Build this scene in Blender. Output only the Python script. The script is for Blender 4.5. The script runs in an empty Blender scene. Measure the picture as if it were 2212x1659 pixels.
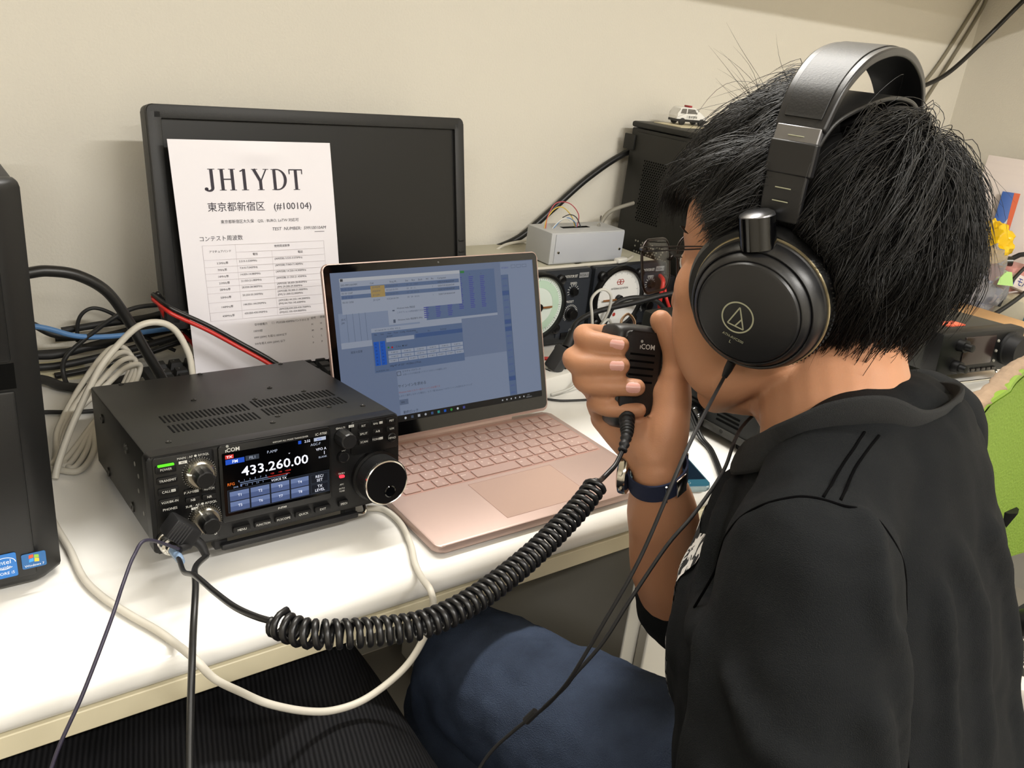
import bpy, bmesh, math, random
import numpy as np
from mathutils import Matrix, Vector, noise
from mathutils.bvhtree import BVHTree
random.seed(5)
RNG = np.random.default_rng(7)
SC = bpy.context.scene
COL = SC.collection
PI = math.pi
DZ = 0.72                                    # desk top height
V = Vector

# ------------------------------------------------------------------ camera, world, exposure
cam = bpy.data.cameras.new('camera'); cam_o = bpy.data.objects.new('camera', cam); COL.objects.link(cam_o)
cam.sensor_width = 36; cam.lens = 29.8615; cam.clip_start = 0.02
cam_o.matrix_world = Matrix(((0.810322551, 0.137942035, -0.569516776, 0),
                             (-0.576358231, 0.363055633, -0.732121436, 0),
                             (0.105775953, 0.921500191, 0.373696193, 1.1983),
                             (0, 0, 0, 1)))
SC.camera = cam_o
cam.dof.use_dof = False
w = bpy.data.worlds.new('world'); SC.world = w; w.use_nodes = True
w.node_tree.nodes['Background'].inputs[0].default_value = (1.0, 0.93, 0.82, 1)
w.node_tree.nodes['Background'].inputs[1].default_value = 0.05
SC.view_settings.view_transform = 'Standard'; SC.view_settings.look = 'None'
SC.view_settings.gamma = 1; SC.view_settings.use_curve_mapping = False
SC.view_settings.exposure = 0.0
try:
    SC.cycles.max_bounces = 8; SC.cycles.use_denoising = True; SC.cycles.sample_clamp_indirect = 6
except Exception: pass

def area(name, loc, rot, sx, sy, power, col=(1.0, 0.975, 0.93)):
    l = bpy.data.lights.new(name, 'AREA'); l.shape = 'RECTANGLE'; l.size = sx; l.size_y = sy
    l.energy = power; l.color = col
    o = bpy.data.objects.new(name, l); COL.objects.link(o); o.location = loc; o.rotation_euler = rot
    return o
# fluorescent tubes of the room: one row near the wall, one row mid room, one row far behind
LAMPS = [((0.75, 1.02, 2.43), 36), ((0.9, -1.25, 2.43), 66), ((-1.2, -1.25, 2.43), 36), ((0.2, -2.6, 2.43), 42)]
for i, (p, e) in enumerate(LAMPS):
    area('ceiling_lamp', p, (0, 0, 0), 1.2, 0.1, e)

# ------------------------------------------------------------------ materials
def lin(c):
    return tuple(x / 12.92 if x <= 0.04045 else ((x + 0.055) / 1.055) ** 2.4 for x in c)
def rgb(h):
    return lin(tuple(int(h[i:i + 2], 16) / 255 for i in (0, 2, 4)))
MATS = {}
def mat(name, h, rough=0.5, metal=0.0, spec=0.5, bump=0, bscale=200, emit=0, alpha=1, trans=0, var=0, vscale=6, coat=0, sss=0, ani=0):
    if name in MATS: return MATS[name]
    m = bpy.data.materials.new(name); m.use_nodes = True
    nt = m.node_tree; b = nt.nodes['Principled BSDF']; I = b.inputs
    c = (*rgb(h), 1)
    I['Base Color'].default_value = c; I['Roughness'].default_value = rough; I['Metallic'].default_value = metal
    I['Specular IOR Level'].default_value = spec; I['Alpha'].default_value = alpha
    I['Transmission Weight'].default_value = trans; I['Coat Weight'].default_value = coat
    if emit: I['Emission Color'].default_value = c; I['Emission Strength'].default_value = emit
    if sss:
        I['Subsurface Weight'].default_value = sss; I['Subsurface Radius'].default_value = (0.010, 0.004, 0.002); I['Subsurface Scale'].default_value = 0.6
    if bump or var:
        tc = nt.nodes.new('ShaderNodeTexCoord'); nz = nt.nodes.new('ShaderNodeTexNoise')
        nt.links.new(tc.outputs['Object'], nz.inputs['Vector'])
        nz.inputs['Scale'].default_value = bscale; nz.inputs['Detail'].default_value = 4
        if bump:
            bp = nt.nodes.new('ShaderNodeBump'); bp.inputs['Strength'].default_value = bump; bp.inputs['Distance'].default_value = 0.002
            nt.links.new(nz.outputs['Fac'], bp.inputs['Height']); nt.links.new(bp.outputs['Normal'], I['Normal'])
        if var:
            n2 = nt.nodes.new('ShaderNodeTexNoise'); n2.inputs['Scale'].default_value = vscale; n2.inputs['Detail'].default_value = 5
            nt.links.new(tc.outputs['Object'], n2.inputs['Vector'])
            mx = nt.nodes.new('ShaderNodeMix'); mx.data_type = 'RGBA'; mx.blend_type = 'MIX'
            mx.inputs['A'].default_value = tuple(x * (1 - var) for x in c[:3]) + (1,)
            mx.inputs['B'].default_value = tuple(min(1, x * (1 + var)) for x in c[:3]) + (1,)
            nt.links.new(n2.outputs['Fac'], mx.inputs['Factor']); nt.links.new(mx.outputs['Result'], I['Base Color'])
    MATS[name] = m
    return m
def glow(name, h, s=1.0):                    # a lit pixel on a screen, a lit LED
    if name in MATS: return MATS[name]
    m = mat(name, h, 0.4, spec=0.2, emit=s); m.node_tree.nodes['Principled BSDF'].inputs['Base Color'].default_value = (0.004, 0.004, 0.004, 1)
    return m
def glowc(h, s=1.0): return glow('screen_' + h, h, s)

# ------------------------------------------------------------------ mesh builder (all coordinates are world coordinates after T)
class MB:
    def __init__(s, T=None):
        s.v = []; s.f = []; s.mi = []; s.m = 0; s.T = T or Matrix()
    def add(s, vs, fs, T=None, m=None):
        n = len(s.v); M = s.T @ T if T is not None else s.T
        s.v += [tuple(M @ V(p)) for p in vs]
        s.f += [tuple(i + n for i in f) for f in fs]; s.mi += [s.m if m is None else m] * len(fs)
        return s
    def box(s, x0, x1, y0, y1, z0, z1, T=None, m=None, bev=0, seg=2):
        if not bev:
            vs = [(x, y, z) for x in (x0, x1) for y in (y0, y1) for z in (z0, z1)]
            return s.add(vs, [(0, 1, 3, 2), (4, 6, 7, 5), (0, 4, 5, 1), (2, 3, 7, 6), (0, 2, 6, 4), (1, 5, 7, 3)], T, m)
        b = bmesh.new(); bmesh.ops.create_cube(b, size=1)
        for v in b.verts: v.co = V(((x0 + x1) / 2 + v.co.x * (x1 - x0), (y0 + y1) / 2 + v.co.y * (y1 - y0), (z0 + z1) / 2 + v.co.z * (z1 - z0)))
        bmesh.ops.bevel(b, geom=b.edges[:], offset=min(bev, .499 * min(x1 - x0, y1 - y0, z1 - z0)), segments=seg, profile=0.5, affect='EDGES')
        s.bm(b, T, m); return s
    def bm(s, b, T=None, m=None):
        b.verts.index_update(); s.add([v.co[:] for v in b.verts], [tuple(v.index for v in f.verts) for f in b.faces], T, m); b.free()
    def prism(s, poly, z0, z1, T=None, m=None, bev=0, seg=2):   # poly in xy, extruded along z
        n = len(poly)
        if bev:
            b = bmesh.new(); lo = [b.verts.new((*p, z0)) for p in poly]; hi = [b.verts.new((*p, z1)) for p in poly]
            b.faces.new(lo[::-1]); b.faces.new(hi)
            for i in range(n): b.faces.new((lo[i], lo[(i + 1) % n], hi[(i + 1) % n], hi[i]))
            ed = [e for e in b.edges if abs(e.verts[0].co.z - e.verts[1].co.z) < 1e-9]
            bmesh.ops.bevel(b, geom=ed, offset=bev, segments=seg, profile=.5, affect='EDGES'); s.bm(b, T, m); return s
        vs = [(*p, z0) for p in poly] + [(*p, z1) for p in poly]
        fs = [tuple(range(n))[::-1], tuple(range(n, 2 * n))] + [(i, (i + 1) % n, n + (i + 1) % n, n + i) for i in range(n)]
        return s.add(vs, fs, T, m)
    def lathe(s, prof, T=None, n=32, m=None, cap=True):          # prof (r, h) revolved about z
        vs = []; fs = []
        for r, h in prof:
            for k in range(n):
                a = 2 * PI * k / n; vs.append((r * math.cos(a), r * math.sin(a), h))
        for i in range(len(prof) - 1):
            for k in range(n):
                a = i * n + k; b = i * n + (k + 1) % n; fs.append((a, b, b + n, a + n))
        if cap and prof[0][0] > 1e-6: fs.append(tuple(range(n))[::-1])
        if cap and prof[-1][0] > 1e-6: fs.append(tuple(range((len(prof) - 1) * n, len(prof) * n)))
        return s.add(vs, fs, T, m)
    def cyl(s, p0, p1, r, r1=None, n=20, m=None):
        p0 = V(p0); p1 = V(p1); d = p1 - p0; T = Matrix.Translation(p0) @ d.to_track_quat('Z', 'Y').to_matrix().to_4x4()
        return s.lathe([(r, 0), (r if r1 is None else r1, d.length)], T, n, m)
    def tube(s, pts, r, n=8, m=None, close=False, flat=None, cap=True, up=None):
        P = [V(p) for p in pts]; N = len(P); R = r if hasattr(r, '__len__') else [r] * N
        vs = []; fs = []; nrm = None
        for i in range(N):
            t = (P[(i + 1) % N] - P[i - 1]) if close else (P[min(i + 1, N - 1)] - P[max(i - 1, 0)])
            t = t.normalized() if t.length > 1e-9 else V((0, 0, 1))
            if up is not None:
                nrm = V(up) - t * t.dot(V(up))
            elif nrm is None:
                nrm = t.orthogonal()
            else: nrm = nrm - t * t.dot(nrm)
            if nrm.length < 1e-6: nrm = t.orthogonal()
            nrm.normalize(); bi = t.cross(nrm)
            fl = 1 if flat is None else flat
            for k in range(n):
                a = 2 * PI * k / n; vs.append(tuple(P[i] + nrm * (R[i] * math.cos(a) * fl) + bi * (R[i] * math.sin(a))))
        for i in range(N if close else N - 1):
            for k in range(n):
                a = i * n + k; b = i * n + (k + 1) % n; c = ((i + 1) % N) * n
                fs.append((a, b, c + (k + 1) % n, c + k))
        if not close and cap: fs += [tuple(range(n))[::-1], tuple(range((N - 1) * n, N * n))]
        return s.add(vs, fs, None, m)
    def ball(s, c, r, T=None, m=None, nu=20, nv=12):
        r = r if hasattr(r, '__len__') else (r, r, r); vs = [(c[0], c[1], c[2] - r[2])]; fs = []
        for j in range(1, nv):
            th = -PI / 2 + PI * j / nv
            for k in range(nu):
                a = 2 * PI * k / nu; vs.append((c[0] + r[0] * math.cos(th) * math.cos(a), c[1] + r[1] * math.cos(th) * math.sin(a), c[2] + r[2] * math.sin(th)))
        vs.append((c[0], c[1], c[2] + r[2])); L = len(vs) - 1
        for k in range(nu): fs.append((0, 1 + (k + 1) % nu, 1 + k)); fs.append((L, L - nu + k, L - nu + (k + 1) % nu))
        for j in range(nv - 2):
            for k in range(nu):
                a = 1 + j * nu + k; b = 1 + j * nu + (k + 1) % nu; fs.append((a, b, b + nu, a + nu))
        return s.add(vs, fs, T, m)
    def rect(s, x0, y0, x1, y1, z=0, T=None, m=None):
        return s.add([(x0, y0, z), (x1, y0, z), (x1, y1, z), (x0, y1, z)], [(0, 1, 2, 3)], T, m)
    def frame(s, x0, y0, x1, y1, t, z=0, T=None, m=None):
        s.rect(x0, y0, x1, y0 + t, z, T, m); s.rect(x0, y1 - t, x1, y1, z, T, m); s.rect(x0, y0, x0 + t, y1, z, T, m); s.rect(x1 - t, y0, x1, y1, z, T, m); return s
    def line(s, x0, y0, x1, y1, t, z=0, T=None, m=None):
        d = math.hypot(x1 - x0, y1 - y0) or 1; nx = -(y1 - y0) / d * t / 2; ny = (x1 - x0) / d * t / 2
        return s.add([(x0 + nx, y0 + ny, z), (x0 - nx, y0 - ny, z), (x1 - nx, y1 - ny, z), (x1 + nx, y1 + ny, z)], [(0, 1, 2, 3)], T, m)
    def pline(s, pts, t, z=0, T=None, m=None, close=False):
        q = list(pts) + ([pts[0]] if close else [])
        for a, b in zip(q, q[1:]): s.line(*a, *b, t, z, T, m)
        return s
    def ribbon(s, q, ws, z=0, T=None, m=None):     # flat stroke of changing width through 2D points
        vs = []; N = len(q)
        for i in range(N):
            a, b = q[max(i - 1, 0)], q[min(i + 1, N - 1)]; d = math.hypot(b[0] - a[0], b[1] - a[1]) or 1; w_ = ws[i] / 2 if hasattr(ws, '__len__') else ws / 2
            nx, ny = -(b[1] - a[1]) / d * w_, (b[0] - a[0]) / d * w_; vs += [(q[i][0] + nx, q[i][1] + ny, z), (q[i][0] - nx, q[i][1] - ny, z)]
        return s.add(vs, [(2 * i, 2 * i + 1, 2 * i + 3, 2 * i + 2) for i in range(N - 1)], T, m)
    def text(s, st, x, y, size, T=None, m=None, al='c', z=0, w=None, bold=0, shear=0, depth=0):
        cu = bpy.data.curves.new('t', 'FONT'); cu.body = st; cu.size = size; cu.resolution_u = 2; cu.offset = bold * size; cu.shear = shear; cu.extrude = depth
        o = bpy.data.objects.new('t', cu); me = o.to_mesh(); vs = [v.co[:] for v in me.vertices]; fs = [tuple(p.vertices) for p in me.polygons]
        o.to_mesh_clear(); bpy.data.objects.remove(o); bpy.data.curves.remove(cu)
        if not vs: return s
        xs = [p[0] for p in vs]; a, b = min(xs), max(xs); k = (w / (b - a)) if w else 1
        off = {'c': -(a + b) / 2 * k, 'l': -a * k, 'r': -b * k}[al]; cy = size * 0.36
        return s.add([(x + p[0] * k + off, y + p[1] - cy, z + p[2]) for p in vs], fs, T, m)
    def grid(s, fn, nu, nv, m=None, cu=False, T=None):
        vs = [fn(i / (nu if cu else nu - 1), j / (nv - 1)) for j in range(nv) for i in range(nu)]
        fs = [(j * nu + i, j * nu + (i + 1) % nu, (j + 1) * nu + (i + 1) % nu, (j + 1) * nu + i) for j in range(nv - 1) for i in range(nu if cu else nu - 1)]
        return s.add(vs, fs, T, m)
    def build(s, name, mats, parent=None, smooth=True, angle=35, bev=0, mods=()):
        me = bpy.data.meshes.new(name); o0 = parent
        org = V((0, 0, 0))
        while o0 is not None: org += o0.location; o0 = o0.parent
        if parent is None and s.v:
            A = np.array(s.v); org = V(((A[:, 0].min() + A[:, 0].max()) / 2, (A[:, 1].min() + A[:, 1].max()) / 2, A[:, 2].min()))
        me.from_pydata([(p[0] - org[0], p[1] - org[1], p[2] - org[2]) for p in s.v], [], s.f)
        if not isinstance(mats, (list, tuple)): mats = [mats]
        for q in mats: me.materials.append(q)
        if len(mats) > 1: me.polygons.foreach_set('material_index', s.mi)
        me.update(); o = bpy.data.objects.new(name, me); COL.objects.link(o)
        if parent is None: o.location = org
        else: o.parent = parent
        if smooth:
            me.polygons.foreach_set('use_smooth', [True] * len(me.polygons))
            if angle < 180: me.set_sharp_from_angle(angle=math.radians(angle))
        if bev:
            b = o.modifiers.new('bevel', 'BEVEL'); b.width = bev; b.segments = 2; b.limit_method = 'ANGLE'; b.angle_limit = math.radians(40)
        for t, kw in mods:
            q = o.modifiers.new(t.lower(), t)
            for k, v in kw.items(): setattr(q, k, v)
        return o
def tag(o, label, cat, group=None, kind=None):
    if label: o['label'] = label
    if cat: o['category'] = cat
    if group: o['group'] = group
    if kind: o['kind'] = kind
    return o
def thing(name, label, cat, loc, group=None):
    o = bpy.data.objects.new(name, None); COL.objects.link(o); o.location = loc; o.empty_display_size = 0.02
    return tag(o, label, cat, group)
def copy_tree(o, dloc=(0, 0, 0), parent=None):
    c = o.copy(); COL.objects.link(c)
    if parent is not None: c.parent = parent
    else: c.location = o.location + V(dloc)
    for ch in list(o.children): copy_tree(ch, parent=c)
    return c
def struct(o): o['kind'] = 'structure'; return o
def Tr(x, y, z): return Matrix.Translation((x, y, z))
def Ro(a, ax): return Matrix.Rotation(math.radians(a), 4, ax)
def Fr(o, x, y, z=None):                     # frame from origin and axes
    x = V(x).normalized(); y = V(y); y = (y - x * x.dot(y)).normalized(); z = x.cross(y)
    return Matrix(((x.x, y.x, z.x, o[0]), (x.y, y.y, z.y, o[1]), (x.z, y.z, z.z, o[2]), (0, 0, 0, 1)))
def spline(pts, n=12, close=False):          # Catmull-Rom through points
    P = [V(p) for p in pts]; N = len(P); out = []
    for i in range(N if close else N - 1):
        g = (lambda k: P[k % N]) if close else (lambda k: P[min(max(k, 0), N - 1)])
        a, b, c, d = g(i - 1), g(i), g(i + 1), g(i + 2)
        for k in range(n):
            t = k / n; out.append(0.5 * (2 * b + (c - a) * t + (2 * a - 5 * b + 4 * c - d) * t * t + (3 * b - a - 3 * c + d) * t ** 3))
    if not close: out.append(P[-1])
    return out
def rrect(x0, y0, x1, y1, r, n=6):
    o = []
    for cx, cy, a in ((x1 - r, y1 - r, 0), (x0 + r, y1 - r, 90), (x0 + r, y0 + r, 180), (x1 - r, y0 + r, 270)):
        for k in range(n + 1):
            t = math.radians(a + 90 * k / n); o.append((cx + r * math.cos(t), cy + r * math.sin(t)))
    return o
def cable(name, label, pts, r, m, group=None, n=14, parent=None, ns=8):
    o = MB().tube(spline(pts, n), r, ns).build(name, m, parent, angle=180)
    if parent is None: tag(o, label, 'cable', group)
    return o
# ------------------------------------------------------------------ the room
def wall_mat():
    m = mat('painted_wall', 'ddd8cc', 0.75, spec=0.25, bump=0.35, bscale=260, var=0.03, vscale=2.5)
    nt = m.node_tree; b = nt.nodes['Principled BSDF']                       # small scuffs and grey marks of the old paint
    tc = nt.nodes.new('ShaderNodeTexCoord'); vo = nt.nodes.new('ShaderNodeTexNoise'); vo.inputs['Scale'].default_value = 22; vo.inputs['Detail'].default_value = 8; vo.inputs['Roughness'].default_value = .75
    nt.links.new(tc.outputs['Object'], vo.inputs['Vector'])
    cr = nt.nodes.new('ShaderNodeValToRGB'); cr.color_ramp.elements[0].position = .70; cr.color_ramp.elements[1].position = .78
    nt.links.new(vo.outputs['Fac'], cr.inputs['Fac'])
    mx = nt.nodes.new('ShaderNodeMix'); mx.data_type = 'RGBA'; mx.inputs['B'].default_value = (*rgb('a09680'), 1)
    src = b.inputs['Base Color'].links[0].from_socket
    nt.links.new(src, mx.inputs['A']); nt.links.new(cr.outputs['Color'], mx.inputs['Factor']); nt.links.new(mx.outputs['Result'], b.inputs['Base Color'])
    return m
WM = wall_mat()
WY, WX = 1.2527, 2.36
struct(MB().box(-2.6, WX, WY, WY + .1, 0, 2.5).build('wall_back', WM, smooth=False))
struct(MB().box(WX, WX + .1, -3.4, WY + .1, 0, 2.5).build('wall_right', WM, smooth=False))
struct(MB().box(-2.7, -2.6, -3.4, WY + .1, 0, 2.5).build('wall_left', WM, smooth=False))
struct(MB().box(-2.7, WX + .1, -3.5, -3.4, 0, 2.5).build('wall_front', WM, smooth=False))
struct(MB().box(-2.7, WX + .1, -3.5, WY + .1, -.1, 0).build('floor', mat('grey_floor_tile', '9a9488', 0.45, var=.06, vscale=9), smooth=False))
struct(MB().box(-2.7, WX + .1, -3.5, WY + .1, 2.5, 2.6).build('ceiling', mat('ceiling_board', 'e6e1d6', 0.85, bump=.3, bscale=90), smooth=False))
# overhead shelf along the back wall, just above the picture
t = thing('wall_shelf', 'cream overhead shelf board running along the back wall above the desk', 'shelf', (0.6, 1.06, 1.47))
MB().box(-1.2, WX - .002, .88, WY - .001, 1.47, 1.495).build('shelf_board', mat('cream_board', 'd8d0bc', .5), t, bev=.002)
for xx in (-.8, .3, 1.4):
    MB().box(xx, xx + .03, 1.0, WY - .001, 1.44, 1.47).build('bracket', mat('grey_metal', '9a9a98', .4, .6), t)
# ceiling lamps: housing with one tube each
for i, (p, e) in enumerate(LAMPS):
    g = thing('ceiling_light', ['fluorescent ceiling light nearest the back wall above the shelf', 'fluorescent ceiling light behind the seated man', 'fluorescent ceiling light at the left of the room behind the camera', 'fluorescent ceiling light farthest behind the camera'][i], 'lamp', (p[0], p[1], 2.44), 'ceiling lights')
    MB().box(p[0] - .63, p[0] + .63, p[1] - .09, p[1] + .09, 2.475, 2.5).build('housing', mat('lamp_housing', 'eeeeea', .4), g, bev=.004)
    MB().cyl((p[0] - .6, p[1], 2.455), (p[0] + .6, p[1], 2.455), .015, n=12).build('tube', glow('lamp_tube', 'fff2dc', 6), g)

# ------------------------------------------------------------------ desk
DE = 0.572                                   # front edge
WHITE = mat('white_laminate', 'e4e2dd', 0.22, spec=0.5)
prof = [(DE + .016 + .016 * math.cos(a), DZ - .0165 + .0165 * math.sin(a)) for a in [PI / 2 + PI * k / 12 for k in range(13)]]
t = thing('desk', 'long white laminate desk with rounded front edge against the wall', 'desk', (0.8, .9, 0))
TX = Matrix(((0, 0, 1, 0), (1, 0, 0, 0), (0, 1, 0, 0), (0, 0, 0, 1)))
MB().prism([(WY - .002, DZ)] + prof + [(WY - .002, DZ - .033)], -1.4, WX - .002, TX).build('desktop', WHITE, t)
CREAM = mat('beige_steel', 'cfc6aa', 0.4)
MB().box(-1.4, WX - .01, DE + .006, DE + .024, DZ - .054, DZ - .0335).build('apron', CREAM, t, bev=.001)
GREY = mat('grey_steel_panel', 'a9a69d', 0.45)
MB().box(-1.38, WX - .02, WY - .05, WY - .03, .05, DZ - .034).build('back_panel', GREY, t)
MB().box(-1.36, -1.32, DE + .05, WY - .06, 0, DZ - .034).build('leg', GREY, t)
MB().box(WX - .06, WX - .03, DE + .05, WY - .06, 0, DZ - .034).build('leg', GREY, t)
t = thing('drawer_cabinet', 'grey steel drawer pedestal under the white desk beside the jeans', 'cabinet', (.92, .9, 0))
MB().box(.722, 1.12, .622, 1.19, .03, .664).build('body', GREY, t, bev=.002)
PG = mat('pale_steel_drawer', 'b9b5ab', 0.45)
for z0, z1 in ((.045, .33), (.336, .49), (.496, .655)):
    d = MB().box(.748, 1.112, .604, .6225, z0, z1).build('drawer', PG, t, bev=.003)
    MB().box(.86, 1.0, .6, .605, z1 - .03, z1 - .012).build('handle', mat('dark_slot', '55534e', .5), d)
MB().box(.74, 1.1, .64, 1.17, 0, .03).build('plinth', mat('dark_plinth', '3a3835', .6), t)
# ------------------------------------------------------------------ transceiver in the foreground
BLK = mat('black_painted_steel', '181816', 0.42, spec=0.36, bump=.12, bscale=1800)
BLKP = mat('black_plastic', '0c0c0d', 0.42, spec=.36)
GLOSS = mat('glossy_black', '060607', 0.08, spec=.6)
RUB = mat('black_rubber', '141416', 0.55, spec=.4)
CHR = mat('chrome', 'd8d6d0', 0.16, 1.0)
DK = mat('deep_black', '040404', .8, spec=.1)
PRT = mat('pale_print', 'c9c9c4', .6)
SCRW = mat('screw_black', '3a3936', .35, .8)
TR_ = Tr(.1488, .9036, DZ + .0083) @ Matrix.Rotation(-.1197, 4, 'X') @ Tr(0, -.238, 0)
FP = TR_ @ Matrix(((1, 0, 0, 0), (0, 0, -1, 0), (0, 1, 0, 0), (0, 0, 0, 1)))   # panel frame: x right, y up, z out of the panel
mm = .001
rad = thing('radio_transceiver', 'black desktop radio transceiver with lit colour display beside the laptop', 'radio', (.27, .79, DZ))
b = MB(TR_)
TXY = Matrix(((0, 0, 1, 0), (1, 0, 0, 0), (0, 1, 0, 0), (0, 0, 0, 1)))
b.box(.001, .239, .016, .238, .0, .085, bev=.0022)
b.build('case', BLK, rad)
b = MB(TR_); b.m = 0
for (xa, xb, ya, yb) in ((37, 117, 83, 104.5), (37, 117, 52, 73.5), (127, 210, 87, 108.5), (128, 210, 57.5, 79)):
    n = 20
    for k in range(n):
        xx = xa + (xb - xa) * k / (n - 1)
        b.box(xx * mm - .0009, xx * mm + .0009, ya * mm, yb * mm, .0845, .0853)
b.build('ventilation_slots', DK, rad, smooth=False)
for xx, yy in ((79.6, 140.6), (133.7, 114.4), (161, 145), (188, 116.4), (189, 53.4), (134, 51), (123, 35), (26, 30), (220, 40), (113, 232), (207, 232), (30, 232)):
    MB(TR_).lathe([(.0027, .085), (.0027, .0857), (.0015, .0860), (.0006, .0854)], Tr(xx * mm, yy * mm, 0), 12).build('screw', SCRW, rad)
for yy, zz in ((187, 64.7), (81, 67), (182, 8), (77, 10)):
    MB(TR_).lathe([(.0050, 0), (.0050, .0016), (.002, .0018), (.002, .0008)], Tr(0.0012, yy * mm, zz * mm) @ Ro(-90, 'Y'), 14).build('screw', SCRW, rad)
for yy, zz in ((41, 54), (46, 38), (33, 21), (52, 62)):
    MB(TR_).lathe([(.0022, 0), (.0022, .0004)], Tr(0.001, yy * mm, zz * mm) @ Ro(-90, 'Y'), 10).build('side_screw', mat('zinc_screw', '8f8d88', .35, .9), rad)
# front panel
b = MB(FP); b.prism(rrect(0, -.006, .240, .085, .004), -.017, -.0015, bev=.0022)
b.build('front_panel', BLKP, rad)
b = MB(FP); b.prism(rrect(.0595, .010, .1655, .0845, .003), -.004, .0012, bev=.001); b.prism(rrect(.187, .050, .2385, .0845, .003), -.004, .0006, bev=.0008)
b.prism(rrect(.0045, -.0045, .056, .0835, .003), -.004, -.0006, bev=.0006)
bz = b.build('display_bezel', mat('panel_black', '070708', .35, spec=.4), rad)
MB(FP).prism(rrect(.0622, .0165, .1638, .0772, .0012), .001, .0016).build('display_glass', mat('display_glass', '020203', .12, spec=.6), rad)
# what the display shows
W_ = glowc('f2f4ff', 1.15); SB = glowc('9fb3d8', .8); BB = glowc('1b4fc0', 1.0); OR = glowc('e06a1c', 1.0); RD = glowc('d8362e', 1.0); BT = glowc('7f93c4', .62); BT2 = glowc('5d70a2', .62); DB = glowc('0b1220', .7); GY = glowc('39424f', .7); YT = glowc('c3ccdf', .8)
sm = [W_, SB, BB, OR, RD, BT, BT2, DB, GY, YT]
b = MB(FP @ Tr(0, 0, .00172))
P = lambda a: a * mm
b.rect(P(65), P(71.5), P(72.5), P(75.2), .0001, m=4); b.text('TX', P(68.7), P(73.3), .0030, m=0, w=.0055, bold=.02, z=.0002)
b.rect(P(65), P(66), P(82), P(70.8), .0001, m=2); b.text('FM', P(73.5), P(68.4), .0042, m=0, z=.0002, bold=.012)
b.frame(P(83), P(66.6), P(95.5), P(71.2), P(.3), .0001, m=8); b.rect(P(83.3), P(66.9), P(95.2), P(70.9), .0001, m=8); b.text('FIL1', P(89.2), P(69), .0037, m=9, z=.0002)
b.text('P.AMP', P(108), P(71), .0037, m=9)
b.text('2:32', P(142), P(74.6), .0034, m=0); b.rect(P(148.5), P(72.8), P(160.5), P(76.2), .0001, m=9); b.text('kHz', P(154), P(74.5), .0028, m=2, z=.0002); b.rect(P(133), P(73), P(136), P(76.2), .0001, m=2)
b.text('AGC-F', P(150), P(70), .0035, m=9); b.text('VFO A', P(155.5), P(64.2), .0037, m=0); b.text('1', P(158.6), P(60), .0050, m=0); b.text('BLANK', P(157), P(56), .0027, m=9)
b.text('433.260.00', P(110.5), P(57.2), .0125, m=0, w=P(63.5), bold=.012)
b.text('ˇ', P(124), P(64.5), .006, m=0)
b.text('RFG', P(68.8), P(47.0), .0038, m=3, bold=.01)
for k, s_ in enumerate(('0', '1', '3', '5', '7', '9')): b.text(s_, P(76 + 5 * k), P(48.4), .0024, m=1)
for k, s_ in enumerate(('+20', '+40', '+60dB')): b.text(s_, P(107 + 7.5 * k), P(49.4), .0022, m=4)
b.line(P(77), P(46.4), P(103), P(46.4), P(.35), m=1); b.line(P(103), P(46.4), P(124), P(46.4), P(.35), m=4)
for k in range(20): b.line(P(77 + 1.3 * k), P(46.4), P(77 + 1.3 * k), P(47.4), P(.2), m=1)
for k in range(14): b.line(P(103 + 1.5 * k), P(46.4), P(103 + 1.5 * k), P(47.4), P(.2), m=4)
b.text('SWR', P(73), P(43.3), .0022, m=1); b.rect(P(77), P(42.8), P(78.6), P(45.2), m=5)
for k, s_ in enumerate(('1', '1.5', '2', '2.5', '3')): b.text(s_, P(78 + 5 * k), P(43.4), .0022, m=1)
b.line(P(77), P(44.9), P(121), P(44.9), P(.35), m=1); b.text('∞', P(121), P(46), .0022, m=1)
b.rect(P(65), P(19.3), P(163), P(41.4), m=7); b.frame(P(65), P(19.3), P(163), P(41.4), P(.35), .0001, m=8)
b.text('VOICE TX', P(113), P(42.6), .0033, m=0, z=.0002)
for r_ in range(2):
    for k in range(4):
        x0 = 67 + 19.1 * k; y0 = 30.3 - 10 * r_
        b.rect(P(x0), P(y0), P(x0 + 17.6), P(y0 + 9.2), .0001, m=6); b.rect(P(x0), P(y0 + 4.8), P(x0 + 17.6), P(y0 + 9.2), .00012, m=5)
        b.text('T%d' % (k + 1 + 4 * r_), P(x0 + 8.8), P(y0 + 5), .0036, m=0, z=.0003)
for r_, s_ in enumerate((('REC/', 'SET'), ('TX', 'LEVEL'))):
    y0 = 30.3 - 10 * r_; b.rect(P(144), P(y0), P(161.8), P(y0 + 9.2), .0001, m=8); b.rect(P(144.4), P(y0 + .4), P(161.4), P(y0 + 8.8), .00012, m=7)
    b.text(s_[0], P(153), P(y0 + 6.6), .0039, m=0, z=.0003); b.text(s_[1], P(153), P(y0 + 2.7), .0039, m=0, z=.0003)
b.build('screen_picture', sm, rad, smooth=False)
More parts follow.
